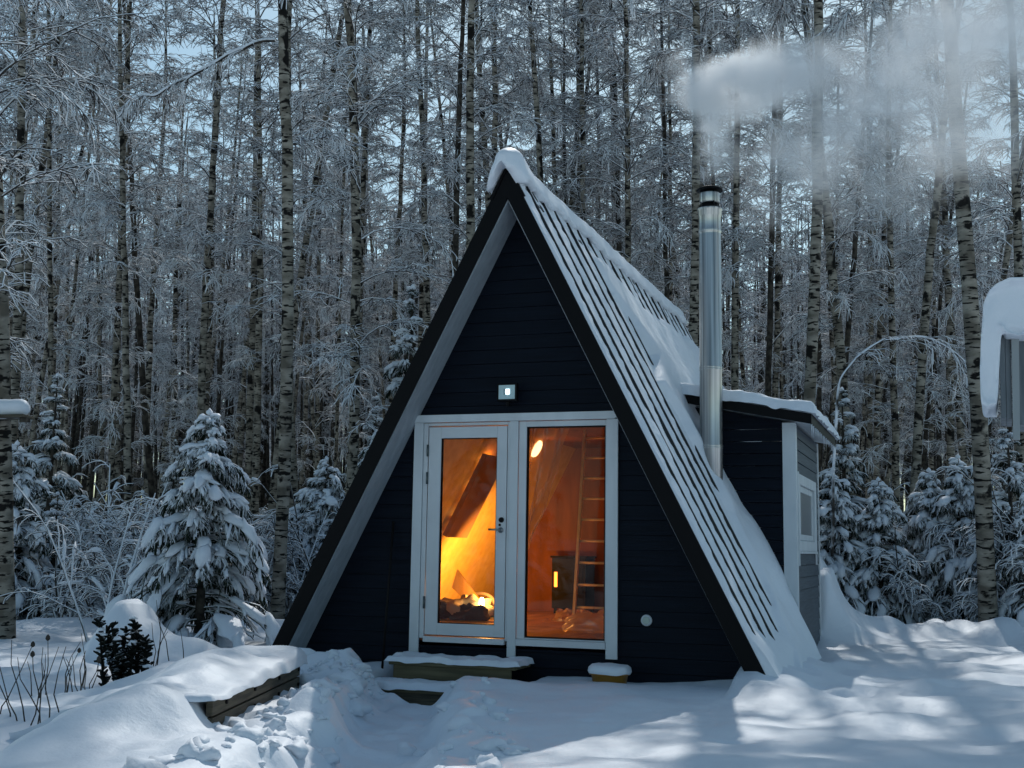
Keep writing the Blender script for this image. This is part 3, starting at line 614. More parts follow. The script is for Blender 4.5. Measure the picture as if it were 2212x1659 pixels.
# room behind the glass
io = ox+.06
m = MB()
for s in (-1, 1):
    a = roofx(.30, io); b = roofx(2.60, io)
    V = [(s*a, WY+.13, .30), (s*a, 5.72, .30), (s*b, 5.72, 2.60), (s*b, WY+.13, 2.60)]; m.add(V, [(0, 1, 2, 3)] if s > 0 else [(3, 2, 1, 0)])
m.build("inner_wall", INWALL, cabin)
BACKW = mat("red_brown_boards", (.30, .10, .035), .8); noise_col(BACKW, (.13, .035, .014), (.22, .065, .024), (9, 9, 2), 5, .3, .7, .2, 60)
m = MB(); m.add([(-roofx(.3, io), 5.71, .3), (roofx(.3, io), 5.71, .3), (roofx(2.6, io), 5.71, 2.6), (-roofx(2.6, io), 5.71, 2.6)], [(0, 1, 2, 3)]); m.build("inner_wall", BACKW, cabin)
m = MB(); m.box(-1.1, 1.1, WY+.13, 5.72, 2.60, 2.63); m.build("ceiling", BACKW, cabin)
m = MB(); b = roofx(.3, ox+.0); m.box(-b, b, WY+.06, 5.72, .24, .30); m.build("floor_boards", INFLOOR, cabin)
for s, xo in ((-1, OPX0), (1, OPX1)):
    m = MB(); P = [(xo, .30), (s*roofx(.30, io), .30), (s*roofx(2.6, io), 2.6), (xo if abs(xo) < roofx(2.6, io) else s*roofx(2.6, io), 2.6)]
    V = [(x, WY+.06, z) for x, z in P]+[(x, WY+.12, z) for x, z in P]; m.add(V, [(0, 1, 2, 3), (7, 6, 5, 4)]+[(i, i+4, (i+1) % 4+4, (i+1) % 4) for i in range(4)]); m.build("inner_wall", INWALL, cabin)

# ---- things in the room
FZ = .303
# sloping panel hung off the left slope
pa = empty("wall_panel", (-1.4, 2.6, 1.3), "long dull brown panel hung along the sloping wall seen through the door", "panel")
tS = nrm(np.array([K, 0, 1.0])); nS = nrm(np.array([1, 0, -K]))    # up the left slope, inward normal
A = np.array([-1.515, 2.36, 1.30]); L = 1.06
m = MB(); P = [A+np.array([0, -.14, 0]), A+np.array([0, .50, 0]), A+np.array([0, .50, 0])+tS*L, A+np.array([0, -.14, 0])+tS*L]
m.hexa([p-nS*.03 for p in P]+[p+nS*.03 for p in P]); m.build("panel_board", PANEL, pa)
m = MB()
for y in (2.5, 2.84): m.bar((A+tS*.2+np.array([0, y-2.36, 0])-nS*.031), (A+tS*.2+np.array([0, y-2.36, 0])-nS*.13), .03, .03, (0, 1, 0)); m.bar((A+tS*.85+np.array([0, y-2.36, 0])-nS*.031), (A+tS*.85+np.array([0, y-2.36, 0])-nS*.13), .03, .03, (0, 1, 0))
m.build("panel_bracket", IRON, pa)
def plight(name, loc, e, col, r=.05):
    l = bpy.data.lights.new(name, 'POINT'); l.energy = e; l.color = col; l.shadow_soft_size = r; o = bpy.data.objects.new(name, l); COL.objects.link(o); o.location = loc; return o
plight("panel_lamp_light", tuple(A+tS*.62+np.array([0, .30, 0])-nS*.080), 4, (1, .42, .07), .02)
for q_ in (.22, .95): plight("panel_lamp_light", tuple(A+tS*q_+np.array([0, .25, 0])-nS*.080), 3.5, (1, .42, .07), .02)
# ceiling lamp (oval)
cl = empty("ceiling_lamp", (-.98, 4.1, 2.46), "glowing oval lamp high on the sloping inner wall", "lamp")
c = np.array([-1.04, 4.12, 2.47]); a = np.arange(28)*2*math.pi/28
m = MB(); V = [c+tS*.13*math.cos(t)+np.array([0, 1, 0])*.13*math.sin(t)-nS*.02 for t in a]+[c+tS*.11*math.cos(t)+np.array([0, 1, 0])*.11*math.sin(t)+nS*.03 for t in a]+[c+nS*.05]
n = 28; m.add(V, [(i, (i+1) % n, n+(i+1) % n, n+i) for i in range(n)]+[(n+i, n+(i+1) % n, 2*n) for i in range(n)]); m.build("lamp_shade", GLOWS, cl, True)
m = MB(); V = [c+tS*.14*math.cos(t)+np.array([0, 1, 0])*.14*math.sin(t)-nS*q for q in (.03, .019) for t in a]; m.add(V, [(i, (i+1) % n, n+(i+1) % n, n+i) for i in range(n)]); m.build("lamp_base", WHITE2, cl)
plight("ceiling_lamp_light", tuple(c+nS*.16), 3, (1, .30, .05), .06)
# ladder
lad = empty("ladder", (.35, 1.9, FZ), "orange pine ladder leaning behind the right window pane", "ladder")
l0 = np.array([.165, 1.85, FZ]); l1 = np.array([.02, 2.75, 2.55]); wv = np.array([.46, 0, 0])
MB().bar(l0, l1, .03, .05, (0, 1, 0)).build("rail", PINE, lad); MB().bar(l0+wv, l1+wv, .03, .05, (0, 1, 0)).build("rail", PINE, lad)
for i in range(9):
    q = l0+(l1-l0)*((i+1)*.1067); MB().tube([q, q+wv], .014, 10).build("rung", PINE, lad, True)
# stove
st = empty("wood_stove", (-.85, 5.3, FZ), "black iron stove glowing beside the ladder foot", "stove")
m = MB(); m.box(-1.10, -.62, 5.05, 5.5, FZ+.07, 1.05); m.box(-1.12, -.60, 5.03, 5.52, 1.052, 1.08)
for x in (-1.08, -.67):
    for y in (5.08, 5.44): m.box(x, x+.04, y, y+.04, FZ, FZ+.068)
m.build("stove_body", IRON, st, bevel=.006)
m = MB(); m.box(-1.06, -1.02, 5.030, 5.047, .66, .86); m.build("fire_slot", FIRE, st)
m = MB(); m.box(-.98, -.66, 5.035, 5.048, .58, .92); m.build("stove_door", IRON, st, bevel=.004)
# plastic sheeting
def sheet(name, f, nu, nv, label, par=None, mt=PLASTIC):
    U, Vv = np.meshgrid(np.linspace(0, 1, nu), np.linspace(0, 1, nv), indexing='ij'); P = f(U, Vv)
    a = (np.arange(nu-1)[:, None]*nv+np.arange(nv-1)[None]).ravel(); Q = np.stack([a, a+nv, a+nv+1, a+1], -1)
    o = qmesh(name, P.reshape(-1, 3), Q, mt); tag(o, label, "plastic sheet"); return o
def f1(u, v):      # hangs from the ceiling, gathered, its free edge falling to the lower left
    xt = -.35+.62*u; xb = -.55+.20*u
    x = xt*(1-v)+xb*v+.05*np.sin(v*3); z = 2.58-v*(1.55+.3*(1-u)); y = 1.35+.9*v*.3+.05*np.sin(u*26+v*5+2*vnoise(u*3, v*3, 1, 3))+.06*vnoise(u*7, v*7, 1, 5)+.03*vnoise(u*16+v*9, v*10, 1, 8)
    return np.stack([x, y, z], -1)
sheet("plastic_sheet", f1, 70, 80, "creased clear plastic sheet hanging behind the right window pane")
def f2(u, v):      # lying bunched on the floor
    x = -.55+1.4*u; y = 3.0+1.2*v+.1*vnoise(u*5, v*4, 1, 4); z = FZ+.02+(.16*np.abs(vnoise(u*6, v*5, 1, 7))+.10*np.abs(vnoise(u*15, v*12, 1, 9)))*np.sin(np.clip(v, 0, 1)*math.pi)
    return np.stack([x, y, z], -1)
sheet("plastic_sheet", f2, 70, 50, "crumpled plastic sheet bunched on the floor behind the ladder")
def f3(u, v):      # bag at the foot of the ladder
    t = u*2*math.pi; r = (.17+.03*vnoise(np.cos(t)*2, np.sin(t)*2+v*4, 1, 12))*np.sqrt(np.clip(1.02-v*v, 0.02, 1))
    return np.stack([.42+r*np.cos(t)*1.7, 1.55+r*np.sin(t), FZ+.01+.20*v], -1)
sheet("plastic_bag", f3, 50, 24, "clear plastic bag slumped at the foot of the ladder")
# clutter behind the door
cx, cy = -.95, 1.75
def thing1(name, mbld, mt, label, cat, loc, smooth=False, bevel=0):
    o = mbld.build(name, mt, None, smooth, bevel); tag(o, label, cat); return o
m = MB(); 
for k in range(4): m.bar((cx-.45+.02*k, cy-.40+.09*k, FZ+.02+.028*k), (cx+.42-.03*k, cy-.30+.10*k, FZ+.02+.028*k), .11, .024)
thing1("plank_stack", m, PINE, "low stack of thin boards on the floor inside the door", "boards", None)
def crumple(name, c, r, mt, label, cat, seed, sq=.6):
    n1, n2 = 28, 16; U, Vv = np.meshgrid(np.arange(n1)/n1*2*math.pi, np.linspace(.02, 1, n2)*math.pi*.55, indexing='ij')
    d = np.stack([np.cos(U)*np.sin(Vv), np.sin(U)*np.sin(Vv), np.cos(Vv)], -1); rr = 1+.35*vnoise(d[..., 0]*2+seed, d[..., 1]*2+d[..., 2], 1.4, seed)+.15*vnoise(d[..., 0]*6, d[..., 1]*6+d[..., 2]*3, 1, seed+1)
    V = np.array(c)+d*rr[..., None]*np.array(r); V[..., 2] = np.maximum(V[..., 2], c[2])
    i = np.arange(n1)[:, None]; j = np.arange(n2-1)[None]; i2 = (i+1) % n1; Q = np.stack([i*n2+j, i*n2+j+1, i2*n2+j+1, i2*n2+j], -1).reshape(-1, 4)
    o = qmesh(name, V.reshape(-1, 3), Q, mt); tag(o, label, cat); return o
TZ = FZ+.15
crumple("dust_sheet", (cx-.12, cy+.02, TZ-.02), (.33, .28, .20), CLOTH, "pale rumpled dust sheet heaped inside the door", "cloth", 3)
crumple("tool_bag", (cx+.05, cy-.22, TZ-.06), (.20, .14, .16), DCLOTH, "dark soft tool bag on the boards inside the door", "bag", 6)
crumple("jacket", (cx-.30, cy-.25, TZ-.05), (.16, .14, .13), DCLOTH, "small dark garment bundled left of the tool bag", "clothes", 9)
m = MB(); q0 = np.array([-1.32, 2.0, .62]); m.hexa([q0+np.array(v) for v in ((0, 0, .10), (.30, 0, -.16), (.30, .03, -.16), (0, .03, .10), (.06, 0, .30), (.40, 0, -.10), (.40, .03, -.10), (.06, .03, .30))])
thing1("offcut_board", m, PINE, "tilted brown board offcut sticking up from the heap inside the door", "board", None)
m = MB(); t = np.linspace(0, math.pi*1.05, 14); m.tube([(-.98+.20*math.cos(a), 1.95+.05*a, .53+.13*math.sin(a)) for a in t], .022, 10)
thing1("cable_loop", m, mat("grey_hose", (.30, .24, .18), .6), "thick pale arched hose lying on the heap inside the door", "hose", None, True)
m = MB(); m.box(-.80, -.50, 1.72, 1.86, FZ+.10, FZ+.20); thing1("small_box", m, CARD, "small lit cardboard box at the right of the heap inside the door", "box", None, False, .004)
LOGW = mat("split_log_wood", (.45, .22, .08), .8); noise_col(LOGW, (.25, .11, .04), (.6, .34, .14), (8, 8, 30), 5, .35, .65, .4, 60)
for k, (p_, q_, r_, lb) in enumerate((((-1.30, 1.72, .52), (-.92, 1.86, .47), .050, "split log lying across the top of the heap at the left"), ((-1.05, 1.62, .43), (-.66, 1.74, .50), .045, "split log slanting toward the work lamp"),
        ((-1.22, 1.98, .44), (-1.02, 1.64, .60), .042, "split log standing askew behind the tool bag"), ((-.86, 1.98, .44), (-.58, 1.92, .62), .040, "short split log leaning at the right end of the heap"))):
    p_ = np.array(p_); q_ = np.array(q_); m = MB(); m.tube([p_, p_*.7+q_*.3, p_*.3+q_*.7, q_], [r_, r_*1.1, r_*1.03, r_*.92], 5); thing1("split_log", m, LOGW, lb, "log", None)
wl_ = empty("work_lamp", (-.80, 1.62, FZ+.02), "small glowing work lamp standing among the clutter inside the door", "lamp")
MB().lathe((-.80, 1.60, FZ+.13), [(.05, 0), (.05, .02), (.02, .03), (.02, .08)], 16).build("lamp_base", IRON, wl_, True)
MB().lathe((-.80, 1.60, FZ+.21), [(.018, 0), (.030, .02), (.030, .09), (.015, .12)], 16).build("bulb", GLOW, wl_, True)
plight("work_lamp_light", (-.80, 1.78, FZ+.42), 15.0, (1, .40, .08), .05)
_l = bpy.data.lights.new("hidden_fill_spot", 'SPOT'); _l.energy = 460; _l.color = (1, .46, .07); _l.spot_size = math.radians(90); _l.spot_blend = .9; _l.shadow_soft_size = .04  # added spot without a fixture, hidden behind the central post, brightens the left slope
_o = bpy.data.objects.new("hidden_fill_spot", _l); COL.objects.link(_o); _o.location = (-.60, 2.30, .80); _o.rotation_euler = (Vector((-.60, 2.30, .80))-Vector((-1.75, 3.60, 1.02))).to_track_quat('Z', 'Y').to_euler()

# ------------------------------------------------------------------ things outside by the cabin
fl = empty("flood_light", (-.066, WY-.02, 2.60), "small square black flood light above the door trim", "lamp")
m = MB(); fx, fz, fy = -.066, 2.700, WY-.16
ta = math.radians(8)
m.box(fx-.105, fx+.105, fy, fy+.05, fz-.09, fz+.09); m.build("housing", BLACK, fl, bevel=.006)
m = MB(); m.box(fx-.03, fx+.03, fy+.051, WY-.018, fz-.03, fz+.03); m.box(fx-.016, fx+.016, fy+.02, fy+.06, fz-.135, fz-.092); m.build("bracket", BLACK, fl)
m = MB(); a = [(fx-.085, fy-.004, fz-.07), (fx+.085, fy-.004, fz-.07), (fx+.085, fy-.004, fz+.07), (fx-.085, fy-.004, fz+.07)]; b = [(fx-.035, fy-.001, fz-.03), (fx+.035, fy-.001, fz-.03), (fx+.035, fy-.001, fz+.03), (fx-.035, fy-.001, fz+.03)]
b = [(x, fy-.0035, z) for x, _, z in b]; m.add(a+b, [(0, 1, 5, 4), (1, 2, 6, 5), (2, 3, 7, 6), (3, 0, 4, 7)]); m.build("reflector", mat("lamp_reflector", (.42, .55, .58), .3, .3), fl)
m = MB(); m.box(fx-.010, fx+.030, fy-.009, fy-.005, fz-.022, fz+.028); m.build("diode", LEDM, fl)
m = MB(); m.add(b, [(0, 1, 2, 3)]); m.build("reflector", mat("lamp_reflector_centre", (.25, .33, .35), .4), fl)

po = MB().tube([(-1.29, .16, -.05), (-1.305, .36, 1.42)], .013, 8).build("pole", IRON, None, True); tag(po, "thin dark pole leaning on the wall left of the door", "pole")
# steps
stp = empty("wooden_steps", (-.45, .0, -.3), "two snow-covered wooden steps below the door", "steps")
X0, X1 = -1.10, .19
m = MB(); 
for j in range(3): m.box(X0, X1, -.10+.155*j, -.10+.155*j+.148, .045, .085)
m.build("tread", WOODT, stp, bevel=.004)
MB().box(X0+.04, X1-.05, -.075, -.045, -.10, .043).build("riser", WOODT, stp, bevel=.003)
X2, X3 = -1.13, -.02
m = MB()
for j in range(2): m.box(X2, X3, -.47+.155*j, -.47+.155*j+.148, -.165, -.125)
m.build("tread", WOODT, stp, bevel=.004)
MB().box(X2+.05, X3-.04, -.44, -.41, -.27, -.167).build("riser", WOODG, stp, bevel=.003)
slab_snow("step_snow", X0-.02, X1+.04, -.125, .36, lambda X, Y: .087+X*0, .045, stp, 80, 30, 11, .035, .012)
slab_snow("step_snow", X2-.02, X3+.25, -.495, -.10, lambda X, Y: -.122+X*0, .050, stp, 80, 30, 21, .05, .015)
# tub
tb = empty("tub", (1.03, .12, -.05), "low yellow tub with a cap of snow by the wall", "tub")
m = MB(); n = 32; a = np.arange(n)*2*math.pi/n
def oval(rx, ry, z): return [(1.04+rx*math.copysign(abs(math.cos(t))**.7, math.cos(t)), .10+ry*math.copysign(abs(math.sin(t))**.7, math.sin(t)), z) for t in a]
V = oval(.14, .10, -.12)+oval(.165, .125, .03)+oval(.185, .145, .035)+oval(.185, .145, .055)
m.add(V, [(k*n+i, k*n+(i+1) % n, (k+1)*n+(i+1) % n, (k+1)*n+i) for k in range(3) for i in range(n)]+[tuple(range(3*n, 4*n))]); m.build("tub_body", YELLOW, tb, True)
V = []; prof = [(1.03, .045), (1.07, .062), (1.04, .092), (.9, .115), (.6, .125), (.25, .13)]
for r, z in prof: V += [(x, y, zz+.012*vnoise(x, y, 9, 3)) for x, y, zz in oval(.185*r, .145*r, z)]
m = MB(); m.add(V, [(k*n+i, k*n+(i+1) % n, (k+1)*n+(i+1) % n, (k+1)*n+i) for k in range(len(prof)-1) for i in range(n)]+[tuple(range((len(prof)-1)*n, len(prof)*n))]); m.build("snow_cap", SNOWR, tb, True)
# planting box
pb = empty("planting_box", (*(BED_A+BED_B)/2, -.15), "low dark plank planting box buried under a thick slab of snow", "planting box")
def bed_top(s, q):
    return .19+.13*sstep(0, BED_L, s)+.05*vnoise(s, q, 1.6, 52)+.035*vnoise(s, q, 3.2, 53)+.018*vnoise(s, q, 7, 54)-.26*sstep(.4, 1.2, q)
def bed_snow():
    ns, nq = 130, 70; ss = np.linspace(-.12, BED_L+.10, ns); qq = np.linspace(-.055, 1.3, nq)**1.0; S_, Q_ = np.meshgrid(ss, qq, indexing='ij')
    e = np.minimum.reduce([S_-ss[0], ss[-1]-S_, Q_-qq[0]]); pr = np.sqrt(np.clip(1-(1-np.clip(e/.42, 0, 1))**2, 0, 1)); pr = .45*np.sqrt(np.clip(1-(1-np.clip(e/.07, 0, 1))**2, 0, 1))+.55*sstep(0, .45, e)
    edge = .158+.012*vnoise(S_, Q_, 5, 55)
    Z = edge-.012*(1-pr)+pr*(bed_top(S_, Q_)-edge+.03)-.16*sstep(.85, 1.3, Q_)-.05*sstep(.35, -.1, S_)*sstep(.12, .5, Q_)
    jx = (1-pr)*.02*vnoise(S_, Q_, 7, 56); P = BED_A[None, None]+_bt*S_[..., None]+_bn*(Q_+jx)[..., None]; V = np.concatenate([P, Z[..., None]], -1).reshape(-1, 3)
    Zu = np.minimum(Z, edge-.012).reshape(-1); Vu = V.copy(); Vu[:, 2] = np.minimum(Zu, V[:, 2]-.002)
    a = (np.arange(ns-1)[:, None]*nq+np.arange(nq-1)[None]).ravel(); Q = np.stack([a, a+nq, a+nq+1, a+1], -1)
    qmesh("snow_load", np.vstack([V, Vu]), np.vstack([Q, Q[:, ::-1]+len(V)]), SNOW, pb)
bed_snow()
a3 = np.array([*BED_A, 0]); b3 = np.array([*BED_B, 0]); n3 = np.array([*_bn, 0]); t3 = np.array([*_bt, 0])
for k, z in enumerate((.095, -.025)):
    MB().bar(a3+n3*.03+(0, 0, z), b3+n3*.03+(0, 0, z), .045, .108).build("plank", WOODG, pb, bevel=.004)
MB().bar(b3+n3*.08+t3*.0+(0, 0, .0), b3+n3*.95+t3*.0+(0, 0, .0), .045, .24).build("plank", WOODG, pb, bevel=.004)
MB().bar(a3+n3*.08+t3*.03+(0, 0, -.06), a3+n3*.85+t3*.03+(0, 0, -.06), .045, .24).build("plank", WOODG, pb, bevel=.004)
for k, s in enumerate((.12, .42, .72, 1.0)):
    for z in (.10, -.025):
        c = a3+t3*BED_L*s*.97-n3*.0+(0, 0, z); m = MB(); q = c+n3*.006; m.tube([q, q-n3*.014], .016, 10); m.build("bolt", IRON, pb, True)

# shed corner on the right: raised board box with hanging snow
sh = empty("feeder_house", (6.0, -1.0, 0), "grey plank box on a post at the right edge, thick snow hanging over it", "feeder house")
D = 8.6
_rd = ray(2150, 760); e2 = nrm(np.array([_rd[0], _rd[1], 0]))
def rpnt(x, y, dd=0): return dep(x, y, D)+e2*dd
def rbox(mb, xa, xb, ya, yb, d0, d1, xa2=None, xb2=None):
    lo = rpnt((xa+xb)/2, yb)[2]; hi = rpnt((xa+xb)/2, ya)[2]
    P = []
    for z, (p, q) in ((lo, (xa2 or xa, xb2 or xb)), (hi, (xa, xb))):
        A_ = dep(p, 760, D); B_ = dep(q, 760, D)
        for b_, d_ in ((A_, d0), (B_, d0), (B_, d1), (A_, d1)): v_ = b_+e2*d_; P.append((v_[0], v_[1], z))
    mb.hexa(P)
GREYB = mat("grey_painted_boards", (.16, .18, .20), .7); noise_col(GREYB, (.11, .13, .145), (.20, .22, .24), (12, 12, 2), 4, .3, .7, .2, 40)
m = MB(); rbox(m, 2160, 2172, 690, 905, .02, .60, 2157, 2169); rbox(m, 2172.6, 2185, 690, 906, .02, .60, 2169.6, 2181); m.build("side_board", GREYB, sh, bevel=.003)
m = MB(); rbox(m, 2186, 2203, 700, 952, -.01, .06, 2181, 2196); m.build("post", mat("pale_weathered_post", (.30, .33, .34), .7), sh, bevel=.004)
m = MB()
for k in range(6): rbox(m, 2197+34*k, 2230+34*k, 700, 918, .07, .60)
m.build("front_board", GREYB, sh, bevel=.003)
m = MB(); rbox(m, 2150, 2400, 680, 693, -.06, .70); m.build("roof_board", BLACK, sh)
m = MB(); rbox(m, 2330, 2360, 919, 1560, .2, .32); m.build("leg", WOODG, sh)
def hang_snow():
    # body of settled snow: section swept along depth
    out = [(2121, 885), (2119, 860), (2117, 800), (2119, 740), (2122, 700), (2124, 660), (2134, 635), (2155, 617), (2180, 608), (2212, 604), (2260, 603), (2330, 612), (2390, 640),
           (2400, 690), (2330, 702), (2262, 712), (2240, 722), (2222, 728), (2206, 735), (2190, 731), (2171, 728), (2168, 715), (2160, 708), (2160, 760), (2158, 800), (2156, 850), (2153, 884), (2140, 882), (2131, 893), (2126, 878)]
    n = len(out); prof = [(-.10, .80), (-.16, .93), (-.17, 1.0), (0, 1.0), (.3, 1.0), (.6, 1.0), (.74, .9)]
    c = np.array([2185, 690.]); V = []
    for d, s in prof:
        for i, (x, y) in enumerate(out):
            xx, yy = (c+(np.array([x, y])-c)*(s if y < 735 and x > 2140 else (1-(1-s)*.3)))
            p = dep(xx, yy, D); q = p+e2*(d+.06*vnoise(x*.03, y*.03+d*4, 1, 4)); V.append(q+np.array([0, 0, .03*vnoise(x*.04+d*7, y*.04, 1, 6)]))
    k = len(prof); F = [(a*n+i, a*n+(i+1) % n, (a+1)*n+(i+1) % n, (a+1)*n+i) for a in range(k-1) for i in range(n)]
    m = MB(); m.add(V, F+[tuple(range(n))[::-1], tuple((k-1)*n+i for i in range(n))]); o = m.build("snow_load", SNOWR, sh, True)
    r = o.modifiers.new("remesh", 'REMESH'); r.mode = 'VOXEL'; r.voxel_size = .012; r.use_smooth_shade = True
    s = o.modifiers.new("smooth", 'SMOOTH'); s.iterations = 14; s.factor = .6
hang_snow()

# ------------------------------------------------------------------ vegetation prototypes
def limbs(P0, az, el, L, droop, Kk, wob=.15, curl=0.0):
    """polylines starting at P0, heading az/el, elevation falling by droop over the length"""
    N = len(P0); t = np.linspace(0, 1, Kk); P = np.zeros((N, Kk, 3)); P[:, 0] = P0; A = az.copy(); a_w = RNG.normal(0, wob, N)
    for i in range(1, Kk):
        e = el-droop*(t[i]**1.2)+RNG.normal(0, wob*.5, N); A = A+a_w/Kk+RNG.normal(0, wob*.6, N)
        d = np.stack([np.cos(A)*np.cos(e), np.sin(A)*np.cos(e), np.sin(e)], -1); P[:, i] = P[:, i-1]+d*(L/(Kk-1))[:, None]
    return P
def children(P, m, t0, t1, spread, el_add, Lf, droop, Kk, wob=.2):
    """m side shoots per polyline"""
    N, Kp, _ = P.shape; t = RNG.uniform(t0, t1, (N, m)); f = t*(Kp-1); i = np.minimum(f.astype(int), Kp-2); fr = (f-i)[..., None]
    n = np.arange(N)[:, None]; a = P[n, i]; b = P[n, i+1]; pos = (a*(1-fr)+b*fr).reshape(-1, 3); d = nrm(b-a).reshape(-1, 3)
    az = np.arctan2(d[:, 1], d[:, 0])+RNG.choice([-1, 1], N*m)*RNG.uniform(spread*.5, spread*1.3, N*m); el = np.arcsin(np.clip(d[:, 2], -1, 1))*.7+el_add+RNG.normal(0, .22, N*m)
    return limbs(pos, az, el, Lf(t.ravel(), np.repeat(np.arange(N), m)), droop, Kk, wob), t.ravel()
def rad(P, r0, r1):
    t = np.linspace(0, 1, P.shape[1]); r0 = np.broadcast_to(np.asarray(r0, float), (len(P),)); r1 = np.broadcast_to(np.asarray(r1, float), (len(P),)); return r0[:, None]*(1-t)+r1[:, None]*t

def birch_proto(H, r0, seed, low=3.0, n1=62, m2=9, m3=6, dens=1.0, dark=False, tw=.0108, Lmax=1.75, bend=.25):
    global RNG
    RNG = np.random.default_rng(seed)
    k = 26; z = np.linspace(-.4, H, k); bx = bend*np.sin(z/H*RNG.uniform(2, 5)+RNG.uniform(0, 6)); by = bend*np.sin(z/H*RNG.uniform(2, 5)+RNG.uniform(0, 6)); bx -= bx[0]; by -= by[0]
    T = np.stack([bx, by, z], -1)+RNG.normal(0, .012, (k, 3))*np.array([1, 1, 0]); R = r0*(1-z.clip(0)/H)**.55+.012; R[0] *= 1.25; R[1] *= 1.08
    V, Q = strands(T[None], R[None], 10, (1, .2, .05))
    tr = qmesh("trunk", V, Q, BARKD if dark else BARK, link=False)
    h = low+(H-low-.3)*RNG.random(n1)**.95
    P0 = np.stack([np.interp(h, z, T[:, 0]), np.interp(h, z, T[:, 1]), h], -1)
    rel = (h-low)/(H-low); L = Lmax*(.55+.6*np.sin(np.clip(rel, 0, 1)*math.pi*.85+.35))*RNG.uniform(.6, 1.25, n1)*np.where(rel > .85, .6, 1)
    az = RNG.random(n1)*2*math.pi; el = RNG.uniform(.35, 1.15, n1)
    L1 = limbs(P0, az, el, L, RNG.uniform(.5, 1.5, n1), 8, .12)
    L2, t2 = children(L1, m2, .15, 1, .75, .1, lambda t, i: L[i]*.40*(1.1-.6*t)*RNG.uniform(.5, 1.2, len(t)), .6, 5, .26)
    L3, t3 = children(L2, m3, .05, 1, 1.0, .05, lambda t, i: RNG.uniform(.10, .38, len(t)), .45, 3, .40)
    parts = [(*strands(L1, rad(L1, .007+.006*L, .006), 4), 0), (*strands(L2, rad(L2, .0115, .008), 3), 1), (*strands(L3, rad(L3, tw, tw*.6), 3), 1)]
    V, Q, mi = cat_(parts); cr = qmesh("crown", V, Q, [LIMB, TWIG], link=False, mi=mi)
    return tr, cr, r0, H

def lumps(C, S, n=None, seed=0, amp=.25, axis=None):
    """many lumpy flattened blobs: centres C, radii S (N,3), optional unit axis (N,3) for local x"""
    me = bpy.data.meshes.new("tmp"); import bmesh; bm = bmesh.new(); bmesh.ops.create_icosphere(bm, subdivisions=2, radius=1); 
    B = np.array([v.co[:] for v in bm.verts]); Fc = np.array([[v.index for v in f.verts] for f in bm.faces]); bm.free(); bpy.data.meshes.remove(me)
    N = len(C); off = RNG.random((N, 1))*50
    rr = 1+amp*vnoise(B[None, :, 0]*1.3+off, B[None, :, 1]*1.3+B[None, :, 2]*.9+off*.7, 1.3, 3)+amp*.5*vnoise(B[None, :, 0]*3+off, B[None, :, 1]*3+B[None, :, 2]*2, 1, 5)
    P = B[None]*rr[..., None]*S[:, None]; P[..., 2] = np.where(P[..., 2] < 0, P[..., 2]*.45, P[..., 2])
    if axis is None: axis = np.tile([1., 0, 0], (N, 1))
    y = nrm(np.cross(np.tile([0, 0, 1.], (N, 1)), axis)); zz = np.cross(axis, y)
    W = C[:, None]+P[..., :1]*axis[:, None]+P[..., 1:2]*y[:, None]+P[..., 2:]*zz[:, None]
    T = Fc[None]+(np.arange(N)*len(B))[:, None, None]; return W.reshape(-1, 3), T.reshape(-1, 3)

